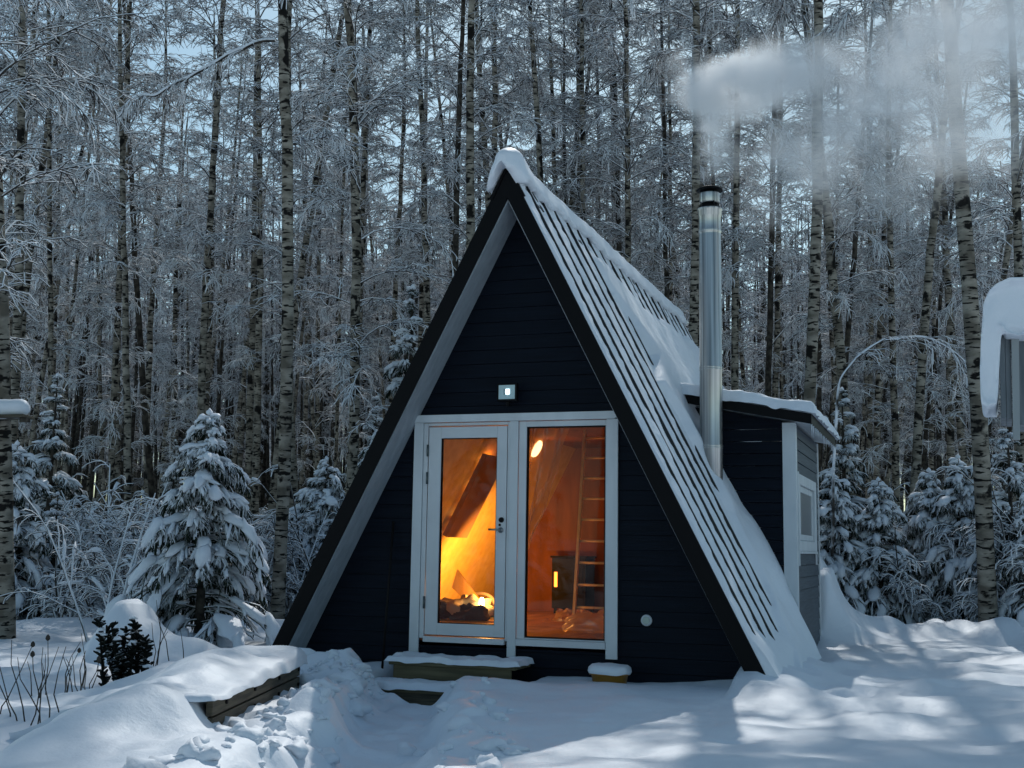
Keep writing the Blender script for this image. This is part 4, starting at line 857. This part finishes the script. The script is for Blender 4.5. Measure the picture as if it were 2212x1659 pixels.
def spruce_proto(H, Rb, seed, snow=1.0, whorl=.17, droop=.7, nb=(3, 6), ex=1.05):
    global RNG
    RNG = np.random.default_rng(seed)
    V, Q = strands(np.array([[[0, 0, -.3], [0, .01, H*.5], [0, 0, H]]]), np.array([[.03+.015*H, .02+.006*H, .008]]), 8, (1, .1, 0)); tr = qmesh("trunk", V, Q, BARKD, link=False)
    hs = np.concatenate([np.full(RNG.integers(5, 8), z)+RNG.normal(0, .03, 1) for z in np.arange(.12, H-.12, whorl)] ) if False else None
    hh = []; 
    for z in np.arange(.10, H-.1, whorl): hh += [z+random.uniform(-.05, .05) for _ in range(random.randint(*nb))]
    h = np.array(hh); n = len(h); rel = h/H; L = Rb*(1-rel)**ex*RNG.uniform(.5, 1.2, n)+.06; az = RNG.random(n)*2*math.pi
    el = .15+.55*rel+RNG.normal(0, .12, n)
    B1 = limbs(np.stack([h*0, h*0, h], -1), az, el, L, droop+.3*RNG.random(n)+.4*(1-rel), 7, .06)
    m = 15; B2, t2 = children(B1, m, .12, 1, .8, -.12, lambda t, i: L[i]*.34*(1.15-.75*t)*RNG.uniform(.7, 1.2, len(t))+.03, .6, 4, .12)
    big = L[np.repeat(np.arange(n), m)] > .25
    B3, t3 = children(B2[big], 5, .15, 1, .7, -.1, lambda t, i: RNG.uniform(.05, .12, len(t)), .5, 3, .12)
    r2 = rad(B2, .019, .008)*RNG.uniform(.7, 1.3, B2.shape[:2]); parts = [(*strands(B1, rad(B1, .014, .010), 4), 0), (*strands(B2, r2, 3), 0), (*strands(B3, rad(B3, .013, .005), 3), 0)]
    # needles along the shoots
    src = B2; N = len(src); mn = 9; Nd, _ = children(src, mn, .05, 1, .9, 0, lambda t, i: RNG.uniform(.018, .034, len(t)), .2, 2, .2); parts.append((*strands(Nd, rad(Nd, .0045, .001), 3), 0))
    V, Q, mi = cat_(parts); cr = qmesh("crown", V, Q, NEEDLE, link=False)
    # snow pads on the outer half of each branch
    C = []; S = []; A = []
    for b in range(n):
        if RNG.random() > .93*snow+.05: continue
        for t in (3.3, 5.0):
            if RNG.random() > .80: continue
            i = int(t); f = t-i; p = B1[b, i]*(1-f)+B1[b, i+1]*f; d = nrm(B1[b, i+1]-B1[b, i]); s = L[b]
            C.append(p+np.array([0, 0, .025+.02*s])); A.append(d); S.append((.24*s+.04, (.15*s+.03)*RNG.uniform(.6, 1.2), (.05*s+.022)*RNG.uniform(.7, 1.3)))
    idx = np.where((RNG.random(len(B2)) < .50*snow) & (np.repeat(L, m) > .2))[0]
    for q in idx:
        p = B2[q, 2]; d = nrm(B2[q, 3]-B2[q, 1]); l = np.linalg.norm(B2[q, 3]-B2[q, 0]); C.append(p+np.array([0, 0, .015])); A.append(d); S.append((l*.55+.02, .030+.014*RNG.random(), .020+.014*RNG.random()))
    C.append(np.array([0, 0, H-.02])); A.append(np.array([1., 0, 0])); S.append((.04, .04, .05))
    A_ = np.array(A); S_ = np.array(S)*np.stack([1-.35*np.abs(A_[:, 2]), .9-.5*np.abs(A_[:, 2]), np.ones(len(A_))], -1); V, Tq = lumps(np.array(C), S_, axis=A_, amp=.38); sn = qmesh("snow_load", V, Tq, SNOWR, link=False)
    return tr, cr, sn, H

def shrub_proto(H, seed, stems=5, m1=9, m2=7, tw=.0125, spreadr=.5, pads=True):
    global RNG
    RNG = np.random.default_rng(seed)
    P0 = np.stack([RNG.normal(0, .12, stems), RNG.normal(0, .12, stems), np.full(stems, -.2)], -1); L = H*RNG.uniform(.55, 1.1, stems)
    S1 = limbs(P0, RNG.random(stems)*6.28, RNG.uniform(1.0, 1.5, stems), L, RNG.uniform(.1, .9, stems)*spreadr*1.6, 8, .10)
    B1, t1 = children(S1, m1, .18, 1, 1.0, .15, lambda t, i: L[i]*.34*(1.1-.7*t)*RNG.uniform(.6, 1.3, len(t)), .9, 6, .22)
    B2, t2 = children(B1, m2, .15, 1, .8, -.05, lambda t, i: RNG.uniform(.10, .34, len(t)), .9, 4, .25)
    parts = [(*strands(S1, rad(S1, .020, .008), 5), 0), (*strands(B1, rad(B1, .012, .007), 4), 1), (*strands(B2, rad(B2, tw, tw*.7), 3), 1)]
    V, Q, mi = cat_(parts)
    me = qmesh("branches", V, Q, [LIMB, TWIG], link=False, mi=mi)
    C = []; S = []; A = []
    for b in range(len(B1)):
        if RNG.random() < .6:
            j = RNG.integers(1, 4); p = (B1[b, j]+B1[b, j+1])/2; C.append(p+np.array([0, 0, .02])); A.append(nrm(B1[b, j+1]-B1[b, j])); l = np.linalg.norm(B1[b, 5]-B1[b, 0]); S.append((l*.20+.02, .028, .026*RNG.uniform(.7, 1.5)))
    V, Tq = lumps(np.array(C), np.array(S), axis=np.array(A)); sn = qmesh("snow_load", V, Tq, SNOWR, link=False)
    return me, sn, H

B_PROTO = [birch_proto(19, .13, 101), birch_proto(17.5, .12, 102, low=2.6), birch_proto(20, .13, 103, low=3.6, dark=True, Lmax=1.5), birch_proto(18, .12, 104, low=2.6, n1=62),
           birch_proto(16, .11, 105, low=2.6, dark=True, Lmax=1.6), birch_proto(19.5, .13, 106, low=4.0, Lmax=2.1), birch_proto(15, .10, 107, low=2.4, n1=66, Lmax=1.6)]
F_PROTO = [birch_proto(19, .11, 111, low=6.5, n1=46), birch_proto(18, .10, 112, low=8, n1=42, dark=True), birch_proto(20, .11, 113, low=5.5, n1=48), birch_proto(17, .10, 114, low=7, n1=44), birch_proto(19, .10, 115, low=9, n1=40)]
S_PROTO = [spruce_proto(2.6, 1.25, 201, 1.0, .14, .95, (5, 8), .85), spruce_proto(3.4, 1.15, 202, .7), spruce_proto(1.9, .7, 203), spruce_proto(4.2, 1.1, 204, .55, .2)]
H_PROTO = [shrub_proto(2.6, 301), shrub_proto(2.0, 302, 7), shrub_proto(3.2, 303, 4, 11), shrub_proto(1.4, 304, 8, 7), shrub_proto(2.3, 305, 6, 10, 8)]
RNG = np.random.default_rng(99)

def place_tree(proto, x, y, label, group, rot=0.0, axis=None, kr=1.0, kz=1.0, ks=1.0, name="birch_tree"):
    tr, cr = proto[0], proto[1]
    z = gz(x, y); e = bpy.data.objects.new(name, None); COL.objects.link(e); e['_local'] = 1
    M_ = Matrix.Translation((x, y, z))
    if axis is not None: M_ = M_ @ Vector((0, 0, 1)).rotation_difference(Vector(axis)).to_matrix().to_4x4()
    M_ = M_ @ Matrix.Rotation(rot, 4, 'Z') @ Matrix.Diagonal((ks, ks, kz, 1)); e.matrix_world = M_
    tag(e, label, "tree", group)
    t = bpy.data.objects.new("trunk", tr); COL.objects.link(t); t.parent = e; t.scale = (kr, kr, 1)
    c = bpy.data.objects.new("crown", cr); COL.objects.link(c); c.parent = e
    return e
def place3(proto, x, y, label, group, rot, sc, name="spruce_tree", cat="tree"):
    z = gz(x, y); e = bpy.data.objects.new(name, None); COL.objects.link(e); e.location = (x, y, z-.03); e.rotation_euler = (0, 0, rot); e.scale = (sc, sc, sc); tag(e, label, cat, group)
    names = ("trunk", "crown", "snow_load") if len(proto) == 4 else ("branches", "snow_load")
    for nm, me in zip(names, proto): o = bpy.data.objects.new(nm, me); COL.objects.link(o); o.parent = e
    return e

# traced birches: (x at y=1150, x at y=0, distance, trunk width px at y~600, proto, label)
TR = [
 (6, 88, 25, 20, 0, "mottled birch, first full trunk from the left edge, its top leaning right"),
 (115, 100, 30, 12, 4, "thin dark trunk just right of the far-left mottled birch"),
 (336, 284, 33, 13, 2, "slim near-black trunk between the paired birches and the leaning brown birch on the left"),
 (234, 262, 31, 14, 3, "left trunk of the close pair of birches in the left quarter"),
 (250, 268, 32, 14, 1, "right trunk of the close pair of birches in the left quarter"),
 (424, 476, 28, 17, 1, "brown birch leaning right, midway between the dark slim trunk and the big pale birch"),
 (545, 552, 31, 15, 4, "dark straight trunk close on the left of the big pale birch"),
 (598, 614, 19, 27, 5, "big pale black-marked birch beside the lower left end of the roof"),
 (747, 722, 23, 22, 0, "tall tan birch between the big pale birch and the gable"),
 (851, 838, 35, 12, 3, "thin trunk over the middle of the left roof slope"),
 (1022, 1012, 25, 22, 1, "pale birch rising directly left of the roof peak"),
 (1004, 983, 28, 15, 6, "brown trunk pressed against the left side of the birch by the roof peak"),
 (1020, 925, 37, 10, 4, "thin trunk leaning left in front of the peak birches"),
 (1090, 1080, 29, 16, 3, "birch standing exactly behind the roof peak"),
 (1186, 1140, 40, 10, 2, "slender dark trunk first to the right of the roof peak, leaning left"),
 (1208, 1182, 35, 12, 4, "left trunk of the dark twin stems right of the roof peak"),
 (1200, 1208, 36, 10, 2, "right trunk of the dark twin stems right of the roof peak"),
 (1236, 1262, 36, 12, 1, "trunk behind the upper right roof slope, leaning right at its top"),
 (1349, 1358, 28, 15, 3, "marked birch above the middle of the ridge"),
 (1450, 1398, 34, 12, 2, "wavy dark trunk leaning left of the bright birch by the chimney"),
 (1441, 1444, 37, 10, 4, "thin straight trunk touching the wavy dark one near the chimney"),
 (1478, 1466, 24, 21, 5, "bright white birch with black marks just left of the chimney"),
 (1586, 1594, 27, 16, 1, "brown birch just right of the chimney pipe"),
 (1650, 1672, 29, 14, 2, "dark trunk first of the pair above the annex roof"),
 (1673, 1686, 32, 13, 4, "dark trunk second of the pair above the annex roof"),
 (1722, 1736, 21, 25, 0, "broad grey birch rising behind the annex roof"),
 (1766, 1786, 38, 10, 6, "thin trunk just right of the broad grey birch over the annex"),
 (1782, 1925, 34, 13, 2, "trunk leaning strongly right beyond the annex eave"),
 (1937, 1945, 30, 15, 1, "straight brown trunk between the two right-leaning ones"),
 (1900, 1890, 36, 12, 3, "narrow dark trunk left of the straight brown one on the right"),
 (1872, 1872, 37, 11, 4, "faint narrow trunk left of its darker narrow neighbour on the right"),
 (1981, 2080, 24, 20, 0, "tall dark birch leaning right with its foot in the right-hand spruces"),
 (2131, 2112, 18.0, 35, 5, "thickest birch, standing in front of the spruces near the right edge"),
 (2100, 2235, 27, 15, 3, "birch crossing behind the thickest one, leaning out at the upper right"),
 (1990, 2085, 38, 9, 2, "thinnest dark trunk, bowed behind the tall right-leaning birch"),
 (2200, 2190, 22, 20, 1, "trunk half hidden beside the snow-hung box at the right edge"),
 (4, -12, 15, 38, 3, "thick trunk cut by the left edge, holding the snowy shelf"),
]
used = []
protoR = [p[2] for p in B_PROTO]
for i, (xb, xt, D_, wpx, pi, lab) in enumerate(TR):
    P1 = dep(xb, 1150, D_); P2 = dep(xt, 0, D_); ax = nrm(P2-P1); s = (0-P1[2])/ax[2]; B = P1+ax*s
    PR = B_PROTO[pi] if i % 5 == 3 or i == len(TR)-1 else F_PROTO[(4, 0, 1, 3, 2, 4, 1)[pi]]
    dia = wpx*D_/F_PX; zc = 1.16+D_*.14; rp_ = PR[2]*(1-zc/PR[3])**.55+.012
    e = place_tree(PR, B[0], B[1], lab, "birches standing around the cabin", rot=RNG.random()*6.28, axis=ax, kr=dia/2/rp_)
    used.append((B[0], B[1]))
# random birches behind
cnt = 0; tries = 0
while cnt < 262 and tries < 20000:
    tries += 1
    D_ = 24+56*RNG.random()**.85; xp = RNG.uniform(-260, 2480); p = dep(xp, 1150, D_)
    if -5 < p[0] < 5 and p[1] < 12: continue
    if any((p[0]-a)**2+(p[1]-b)**2 < 1.05**2 for a, b in used): continue
    if D_ < 30 and RNG.random() < .7: continue
    used.append((p[0], p[1])); k = RNG.integers(0, 7); PR = B_PROTO[k] if RNG.random() < .22 else F_PROTO[RNG.integers(0, 5)]; lean = nrm(np.array([RNG.normal(0, .05)+(.22*RNG.random()**2 if xp > 1650 else 0), RNG.normal(0, .05), 1.0]))
    place_tree(PR, p[0], p[1], "slender snow-frosted birch in the dense forest behind the nearer trunks", "birches deep in the forest", rot=RNG.random()*6.28, axis=lean, kr=RNG.uniform(.6, 1.15), kz=RNG.uniform(1.0, 1.25) if 26 < D_ < 46 else RNG.uniform(.85, 1.15), ks=RNG.uniform(.85, 1.15)); cnt += 1

nb = 0
while nb < 34:
    a_ = RNG.uniform(-2.6, 2.6); r_ = RNG.uniform(7, 24); q_ = CAM[:2]-_f[:2]/np.hypot(*_f[:2])*r_*math.cos(a_)+np.array([_r[0], _r[1]])*r_*math.sin(a_)*1.2
    if r_*math.cos(a_) < 3 and abs(r_*math.sin(a_)) < 9: continue
    if q_[1] > -7 and -9 < q_[0] < 10: continue
    if nb % 3: place_tree(B_PROTO[nb % 7], q_[0], q_[1], "frosted birch on the near side of the clearing", "birches on the near side of the clearing", rot=nb)
    else: _p = S_PROTO[nb % 4]; place3(_p, q_[0], q_[1], "snowy spruce on the near side of the clearing", "spruces on the near side of the clearing", nb, 1.6)
    nb += 1
# spruces: (px x, px y of top, distance, label)
SP = [
 (440, 880, 14.6, "snow-laden young spruce between the planting box and the big pale birch"),
 (120, 1060, 19, "broad dark spruce with snowy boughs low at the left edge"),
 (24, 950, 18, "spruce behind the snowy shelf at the left edge"),
 (878, 600, 24, "tall snowy spruce whose top shows beside the middle of the left roof slope"),
 (700, 985, 21, "spruce low between the big pale birch and the roof slope"),
 (805, 850, 25, "spruce half hidden just left of the tall one by the roof slope"),
 (1825, 830, 21, "tall thin-topped spruce just beyond the annex eave"),
 (1800, 1010, 20, "low dark spruce beside the annex side wall"),
 (1900, 1030, 20, "wide drooping spruce behind the snow ridge, next right of the annex"),
 (2010, 1010, 20.5, "spruce at the foot of the tall right-leaning birch"),
 (2075, 980, 20, "dark drooping spruce left of the thickest birch"),
 (2185, 900, 19, "heavy spruce right of the thickest birch, below the snow-hung box"),
 (2240, 1040, 18.3, "nearest spruce, cut by the right edge of the view"),
]
for i, (xp, yt, D_, lab) in enumerate(SP):
    p = dep(xp, 1150, D_); g0 = gz(p[0], p[1]); Ht = dep(xp, yt, D_)[2]-g0
    pr = min(S_PROTO, key=lambda q: abs(q[3]-Ht)); place3(pr, p[0], p[1], lab, "young spruces under the birches", RNG.random()*6.28, Ht/pr[3])
cnt = 0
while cnt < 14:
    D_ = RNG.uniform(22, 42); xp = RNG.uniform(-200, 2400); p = dep(xp, 1150, D_)
    if -4.5 < p[0] < 4.8 and p[1] < 11: continue
    pr = S_PROTO[RNG.integers(0, 4)]; place3(pr, p[0], p[1], "small snowy spruce among the distant trunks", "small spruces deep in the forest", RNG.random()*6.28, RNG.uniform(.7, 1.1)); cnt += 1
cnt = 0
while cnt < 235:
    D_ = 15.5+22*RNG.random()**(1 if cnt < 140 else 2.2); xp = RNG.uniform(-150, 2350) if cnt < 140 else (RNG.uniform(-80, 700) if cnt % 2 else RNG.uniform(1790, 2300)); p = dep(xp, 1150, D_)
    if -4.6 < p[0] < 4.6 and p[1] < 10.5: continue
    if p[0] > 2 and p[1] < 8.8: continue
    if p[0] < 0 and p[1] < 3.8: continue
    if p[0] < 0 and D_ < 18.5 and RNG.random() < .6: continue
    pr = H_PROTO[RNG.integers(0, 5)]; place3(pr, p[0], p[1], "snow-covered leafless bush on the forest floor", "snow-covered bushes under the birches", RNG.random()*6.28, RNG.uniform(.7, 1.25), "bush", "bush"); cnt += 1
for xp, D_, k, sc, lab in ((255, 15.4, 0, 1.0, "bare snow-loaded bush just left of the snow-laden young spruce"), (150, 17.6, 3, 1.1, "low rounded bush of snowy twigs by the left drifts"), (1975, 19.6, 4, .95, "tangle of snow-loaded branches above the ploughed ridge"),
                           (1822, 19.8, 2, .9, "tall thin bush close to the annex corner"), (2085, 19.0, 1, .95, "arching snowy bush in front of the thickest birch")):
    p = dep(xp, 1150, D_); place3(H_PROTO[k], p[0], p[1], lab, None, RNG.random()*6.28, sc, "bush", "bush")

# distant forest: one mass
def distant():
    global RNG
    RNG = np.random.default_rng(55); n = 2100; D_ = RNG.uniform(54, 170, n); xp = RNG.uniform(-500, 2700, n); P = np.array([dep(a, 1150, d) for a, d in zip(xp, D_)])
    z0 = ground_h(P[:, 0], P[:, 1]); H = RNG.uniform(14, 20, n); B = np.stack([P[:, 0], P[:, 1], z0], -1); T = B+np.stack([RNG.normal(0, .5, n), RNG.normal(0, .5, n), H], -1)
    S = np.stack([B, (B+T)/2+RNG.normal(0, .15, (n, 3)), T], 1); r = RNG.uniform(.07, .15, n); V1 = strands(S, rad(S, r, .03), 5)
    L1, t = children(S, 19, .42, 1, 3.14, -.6, lambda t, i: RNG.uniform(.8, 2.2, len(t)), .9, 4, .2)
    L2, t = children(L1, 6, .1, 1, .8, 0, lambda t, i: RNG.uniform(.3, .9, len(t)), 1.0, 3, .25)
    V, Q, mi = cat_([(*V1, 0), (*strands(L1, rad(L1, .035, .02), 3), 1), (*strands(L2, rad(L2, .028, .018), 3), 1)])
    o = qmesh("distant_forest", V, Q, [BARKD, TWIG], mi=mi); tag(o, "grey mass of frosted trees closing the view far behind the cabin", "forest", kind="stuff")
distant()

# long snow-bearing boughs
def bough(pts, D0, r, label, name="bent_branch", s0=0.0, s1=1.0):
    global RNG
    RNG = np.random.default_rng(int(abs(pts[0][0]))+5)
    P = np.array([dep(x, y, D0+RNG.normal(0, .08)) for x, y in pts]); n = 60; t = np.linspace(0, 1, len(P)); tt = np.linspace(0, 1, n); C = np.stack([np.interp(tt, t, P[:, k]) for k in range(3)], -1)
    for _ in range(4): C[1:-1] = (C[:-2]+C[1:-1]*2+C[2:])/4
    C += np.stack([vnoise(tt*11, tt*0+k, 1, 5+k) for k in range(3)], -1)*.035
    e = empty(name, tuple(C[0]), label, "branch"); MB().tube(C, r*(1-.7*tt), 7).build("branch_wood", LIMB, e, True)
    B1, _ = children(C[None], 26, s0, 1, .9, .05, lambda t, i: RNG.uniform(.2, .8, len(t)), .9, 5, .3); B2, _ = children(B1, 6, .1, 1, .9, 0, lambda t, i: RNG.uniform(.08, .3, len(t)), .6, 3, .3)
    V, Q, mi = cat_([(*strands(B1, rad(B1, .009, .006), 4), 0), (*strands(B2, rad(B2, .009, .006), 3), 0)]); qmesh("twigs", V, Q, TWIG, e)
    k = (tt >= s0) & (tt <= s1); C2 = C[k]; tk = tt[k]; env = np.sin(np.linspace(0.05, .97, len(tk))*math.pi)**.35; S = C2+np.array([0, 0, 1])*(r*(1-.6*tk)*.9)[:, None]; MB().tube(S, np.maximum(r*(1-.5*tk)*1.25*env*(.8+.55*vnoise(tk*22, tk*0, 1, 5)), .004), 8).build("snow_load", SNOWR, e, True)
bough([(1800, 1200), (1803, 1050), (1806, 920), (1812, 815), (1850, 765), (1910, 737), (1965, 729), (2030, 742), (2085, 775), (2110, 815)], 19, .026, "long arched branch bowed under snow, right of the annex", s0=.42, s1=.93)
bough([(598, 85), (520, 105), (430, 150), (340, 205), (285, 215), (240, 262)], 19.5, .030, "long snowy branch sweeping down to the left from the big pale birch", "low_branch")
bough([(620, 320), (660, 300), (700, 296), (740, 292)], 19.5, .022, "short snowy branch linking the big pale birch and the tan birch", "cross_branch")
bough([(1735, 175), (1700, 160), (1640, 55), (1590, 50), (1530, 50), (1480, 65)], 24, .020, "dark arched branch above the smoke near the chimney birch", "arched_branch")

# shelf at the left edge
shf = empty("bird_shelf", tuple(dep(0, 905, 14.6)), "snow-piled wooden shelf on the thick trunk at the left edge", "shelf")
a_ = dep(-70, 903, 14.6); b_ = dep(62, 900, 14.6); MB().bar(a_, b_, .35, .03).build("shelf_board", WOODG, shf, bevel=.003)
tt = np.linspace(0, 1, 16); C_ = a_[None]*(1-tt[:, None])+b_[None]*tt[:, None]+np.array([0, 0, .10]); rr = .115*np.sqrt(np.clip(1-((tt-.5)*2)**8, .12, 1)); m = MB(); m.tube(C_, rr*(1+.06*vnoise(tt*9, tt, 1, 3)), 16); m.build("snow_load", SNOWR, shf, True)
m = MB(); m.bar(dep(50, 906, 14.5), dep(58, 906, 14.8), .08, .07); m.build("end_block", BARKD, shf)

# ------------------------------------------------------------------ dry stalks and small plants in the foreground
STALK = mat("dry_stalk", (.035, .030, .024), .9)
def stalks(px, py, n, h, sp, label, seedheads=True, seed=1, fan=.35, nm="dry_plant"):
    r = np.random.default_rng(seed); b = onZ(px, py, -.03); zz = gz(b[0], b[1]); e = empty(nm, (b[0], b[1], zz), label, "plant")
    for i in range(n):
        a = r.uniform(0, 6.28); q = np.array([b[0]+r.normal(0, sp), b[1]+r.normal(0, sp), zz-.05]); hh = h*r.uniform(.6, 1.1); d = np.array([math.cos(a), math.sin(a), 0])*fan*hh
        P = [q, q+d*.35+np.array([0, 0, hh*.45]), q+d+np.array([0, 0, hh])]; m = MB(); P[1] = P[1]+r.normal(0, .03, 3); m.tube([P[0], (P[0]+P[1])/2+r.normal(0, .012, 3), P[1], (P[1]+P[2])/2+r.normal(0, .015, 3), P[2]], [.005, .0045, .004, .003, .002], 6); o = m.build("stalk", STALK, e, True)
        if seedheads and i % 3 == 0:
            m = MB(); t = P[-1]; m.lathe((t[0], t[1], t[2]-.02), [(.004, 0), (.016, .012), (.013, .03), (.003, .042)], 8); m.build("seed_head", STALK, o, True)
stalks(75, 1555, 9, .62, .14, "dry seed-headed stalks poking from the snow at the lower left", True, 3, .35)
stalks(175, 1490, 7, .50, .10, "dry stalks with snow caught on them behind the lower-left ones", True, 4, .22)
stalks(455, 1395, 4, .35, .10, "short bare twigs rising from the drift beyond the planting box", False, 8, .3)
stalks(115, 1500, 8, .45, .12, "low clump of thin bare dry stems between the two seed-headed plants", False, 9, .3)
stalks(365, 1450, 6, .62, .12, "tall bare curved stems in front of the snow-covered cone", False, 5, .25)
# dark evergreen shrub tufts
def tuft(px, py, h, label, seed):
    global RNG
    RNG = np.random.default_rng(seed); b = onZ(px, py, -.03); zz = gz(b[0], b[1]); e = empty("evergreen_shrub", (b[0], b[1], zz), label, "shrub")
    n = 5; S1 = limbs(np.stack([RNG.normal(b[0], .09, n), RNG.normal(b[1], .09, n), np.full(n, zz-.05)], -1), RNG.random(n)*6.28, RNG.uniform(1.25, 1.5, n), h*RNG.uniform(.7, 1.05, n), .2*RNG.random(n), 6, .05)
    B, _ = children(S1, 60, .05, 1, 2.5, -.2, lambda t, i: RNG.uniform(.03, .09, len(t)), .4, 3, .2)
    V, Q, mi = cat_([(*strands(S1, rad(S1, .012, .006), 4), 0), (*strands(B, rad(B, .020, .010), 3), 0)]); qmesh("crown", V, Q, NEEDLED, e)
    ii = RNG.choice(len(B), 9); V, T = lumps(B[ii, 1]+np.array([0, 0, .02]), np.stack([RNG.uniform(.03, .05, 9), RNG.uniform(.03, .04, 9), RNG.uniform(.015, .025, 9)], -1)); qmesh("snow_load", V, T, SNOWR, e)
tuft(245, 1468, .62, "dark evergreen shrub left of the snow-covered cone", 1)
tuft(292, 1470, .50, "lower dark evergreen shrub at the foot of the snow-covered cone", 2)

# ------------------------------------------------------------------ smoke
def smoke():
    blobs = [((1620, 185), .62, .42, 3.2), ((1530, 200), .45, .33, 2.8), ((1720, 150), .75, .42, .95), ((1860, 230), .9, .6, .34), ((2000, 130), 1.1, .8, .34), ((2160, 60), 1.2, .9, .42),
             ((1560, 330), .34, .42, .38), ((1760, 330), .9, .5, .32), ((2080, 300), 1.1, .6, .22), ((1480, 130), .3, .3, .30), ((1538, 372), .15, .17, 4.0), ((1545, 315), .20, .24, 2.4), ((1550, 260), .3, .26, 1.2), ((1900, 420), .8, .5, .13), ((1680, 430), .5, .4, .14)]
    m = bpy.data.materials.new("wood_smoke"); m.use_nodes = True; nt = m.node_tree; nt.nodes.clear(); N = nt.nodes.new; L = nt.links.new
    out = N("ShaderNodeOutputMaterial"); pv = N("ShaderNodeVolumePrincipled"); pv.inputs['Color'].default_value = (.99, .992, .995, 1); pv.inputs['Anisotropy'].default_value = .25
    geo = N("ShaderNodeNewGeometry"); nz = N("ShaderNodeTexNoise"); nz.inputs['Scale'].default_value = 2.3; nz.inputs['Detail'].default_value = 6; nz.inputs['Distortion'].default_value = .6; L(geo.outputs['Position'], nz.inputs['Vector'])
    wn = N("ShaderNodeVectorMath"); wn.operation = 'MULTIPLY_ADD'; L(nz.outputs['Color'], wn.inputs[0]); wn.inputs[1].default_value = (.7, .7, .7); L(geo.outputs['Position'], wn.inputs[2])
    tot = None; ctr = []
    for k, ((x, y), a, b, d) in enumerate(blobs):
        c = onY(x, y, 2.8+.15*(k % 3)+max(0, x-1700)*.0012); ctr.append((c, a, b))
        s = N("ShaderNodeVectorMath"); s.operation = 'SUBTRACT'; L(wn.outputs[0], s.inputs[0]); s.inputs[1].default_value = tuple(c+.35)
        v = N("ShaderNodeVectorMath"); v.operation = 'DIVIDE'; L(s.outputs[0], v.inputs[0]); v.inputs[1].default_value = (a, a*.8, b)
        ln = N("ShaderNodeVectorMath"); ln.operation = 'LENGTH'; L(v.outputs[0], ln.inputs[0])
        mr = N("ShaderNodeMapRange"); mr.interpolation_type = 'SMOOTHERSTEP'; mr.inputs['From Min'].default_value = 1.25; mr.inputs['From Max'].default_value = 0; mr.inputs['To Max'].default_value = d; L(ln.outputs['Value'], mr.inputs['Value'])
        if tot is None: tot = mr.outputs[0]
        else: ad = N("ShaderNodeMath"); ad.operation = 'ADD'; L(tot, ad.inputs[0]); L(mr.outputs[0], ad.inputs[1]); tot = ad.outputs[0]
    r = N("ShaderNodeMapRange"); r.inputs['From Min'].default_value = .32; r.inputs['From Max'].default_value = .68; r.inputs['To Min'].default_value = .02; r.inputs['To Max'].default_value = 1.9; L(nz.outputs[0], r.inputs['Value'])
    mu = N("ShaderNodeMath"); mu.operation = 'MULTIPLY'; L(tot, mu.inputs[0]); L(r.outputs[0], mu.inputs[1])
    m2 = N("ShaderNodeMath"); m2.operation = 'MULTIPLY'; L(mu.outputs[0], m2.inputs[0]); m2.inputs[1].default_value = 4.6; L(m2.outputs[0], pv.inputs['Density']); L(pv.outputs[0], out.inputs['Volume'])
    lo = np.min([c-np.array([a, a*.8, b])*1.25 for c, a, b in ctr], 0); hi = np.max([c+np.array([a, a*.8, b])*1.25 for c, a, b in ctr], 0)
    b = MB(); b.box(lo[0]-.2, hi[0]+.2, lo[1]-.1, hi[1]+.1, lo[2]-.1, hi[2]+.2); o = b.build("chimney_smoke", m); tag(o, "pale wood smoke drifting right from the chimney top", "smoke", kind="stuff")
smoke()
for o in bpy.data.objects:
    if '_local' in o: del o['_local']
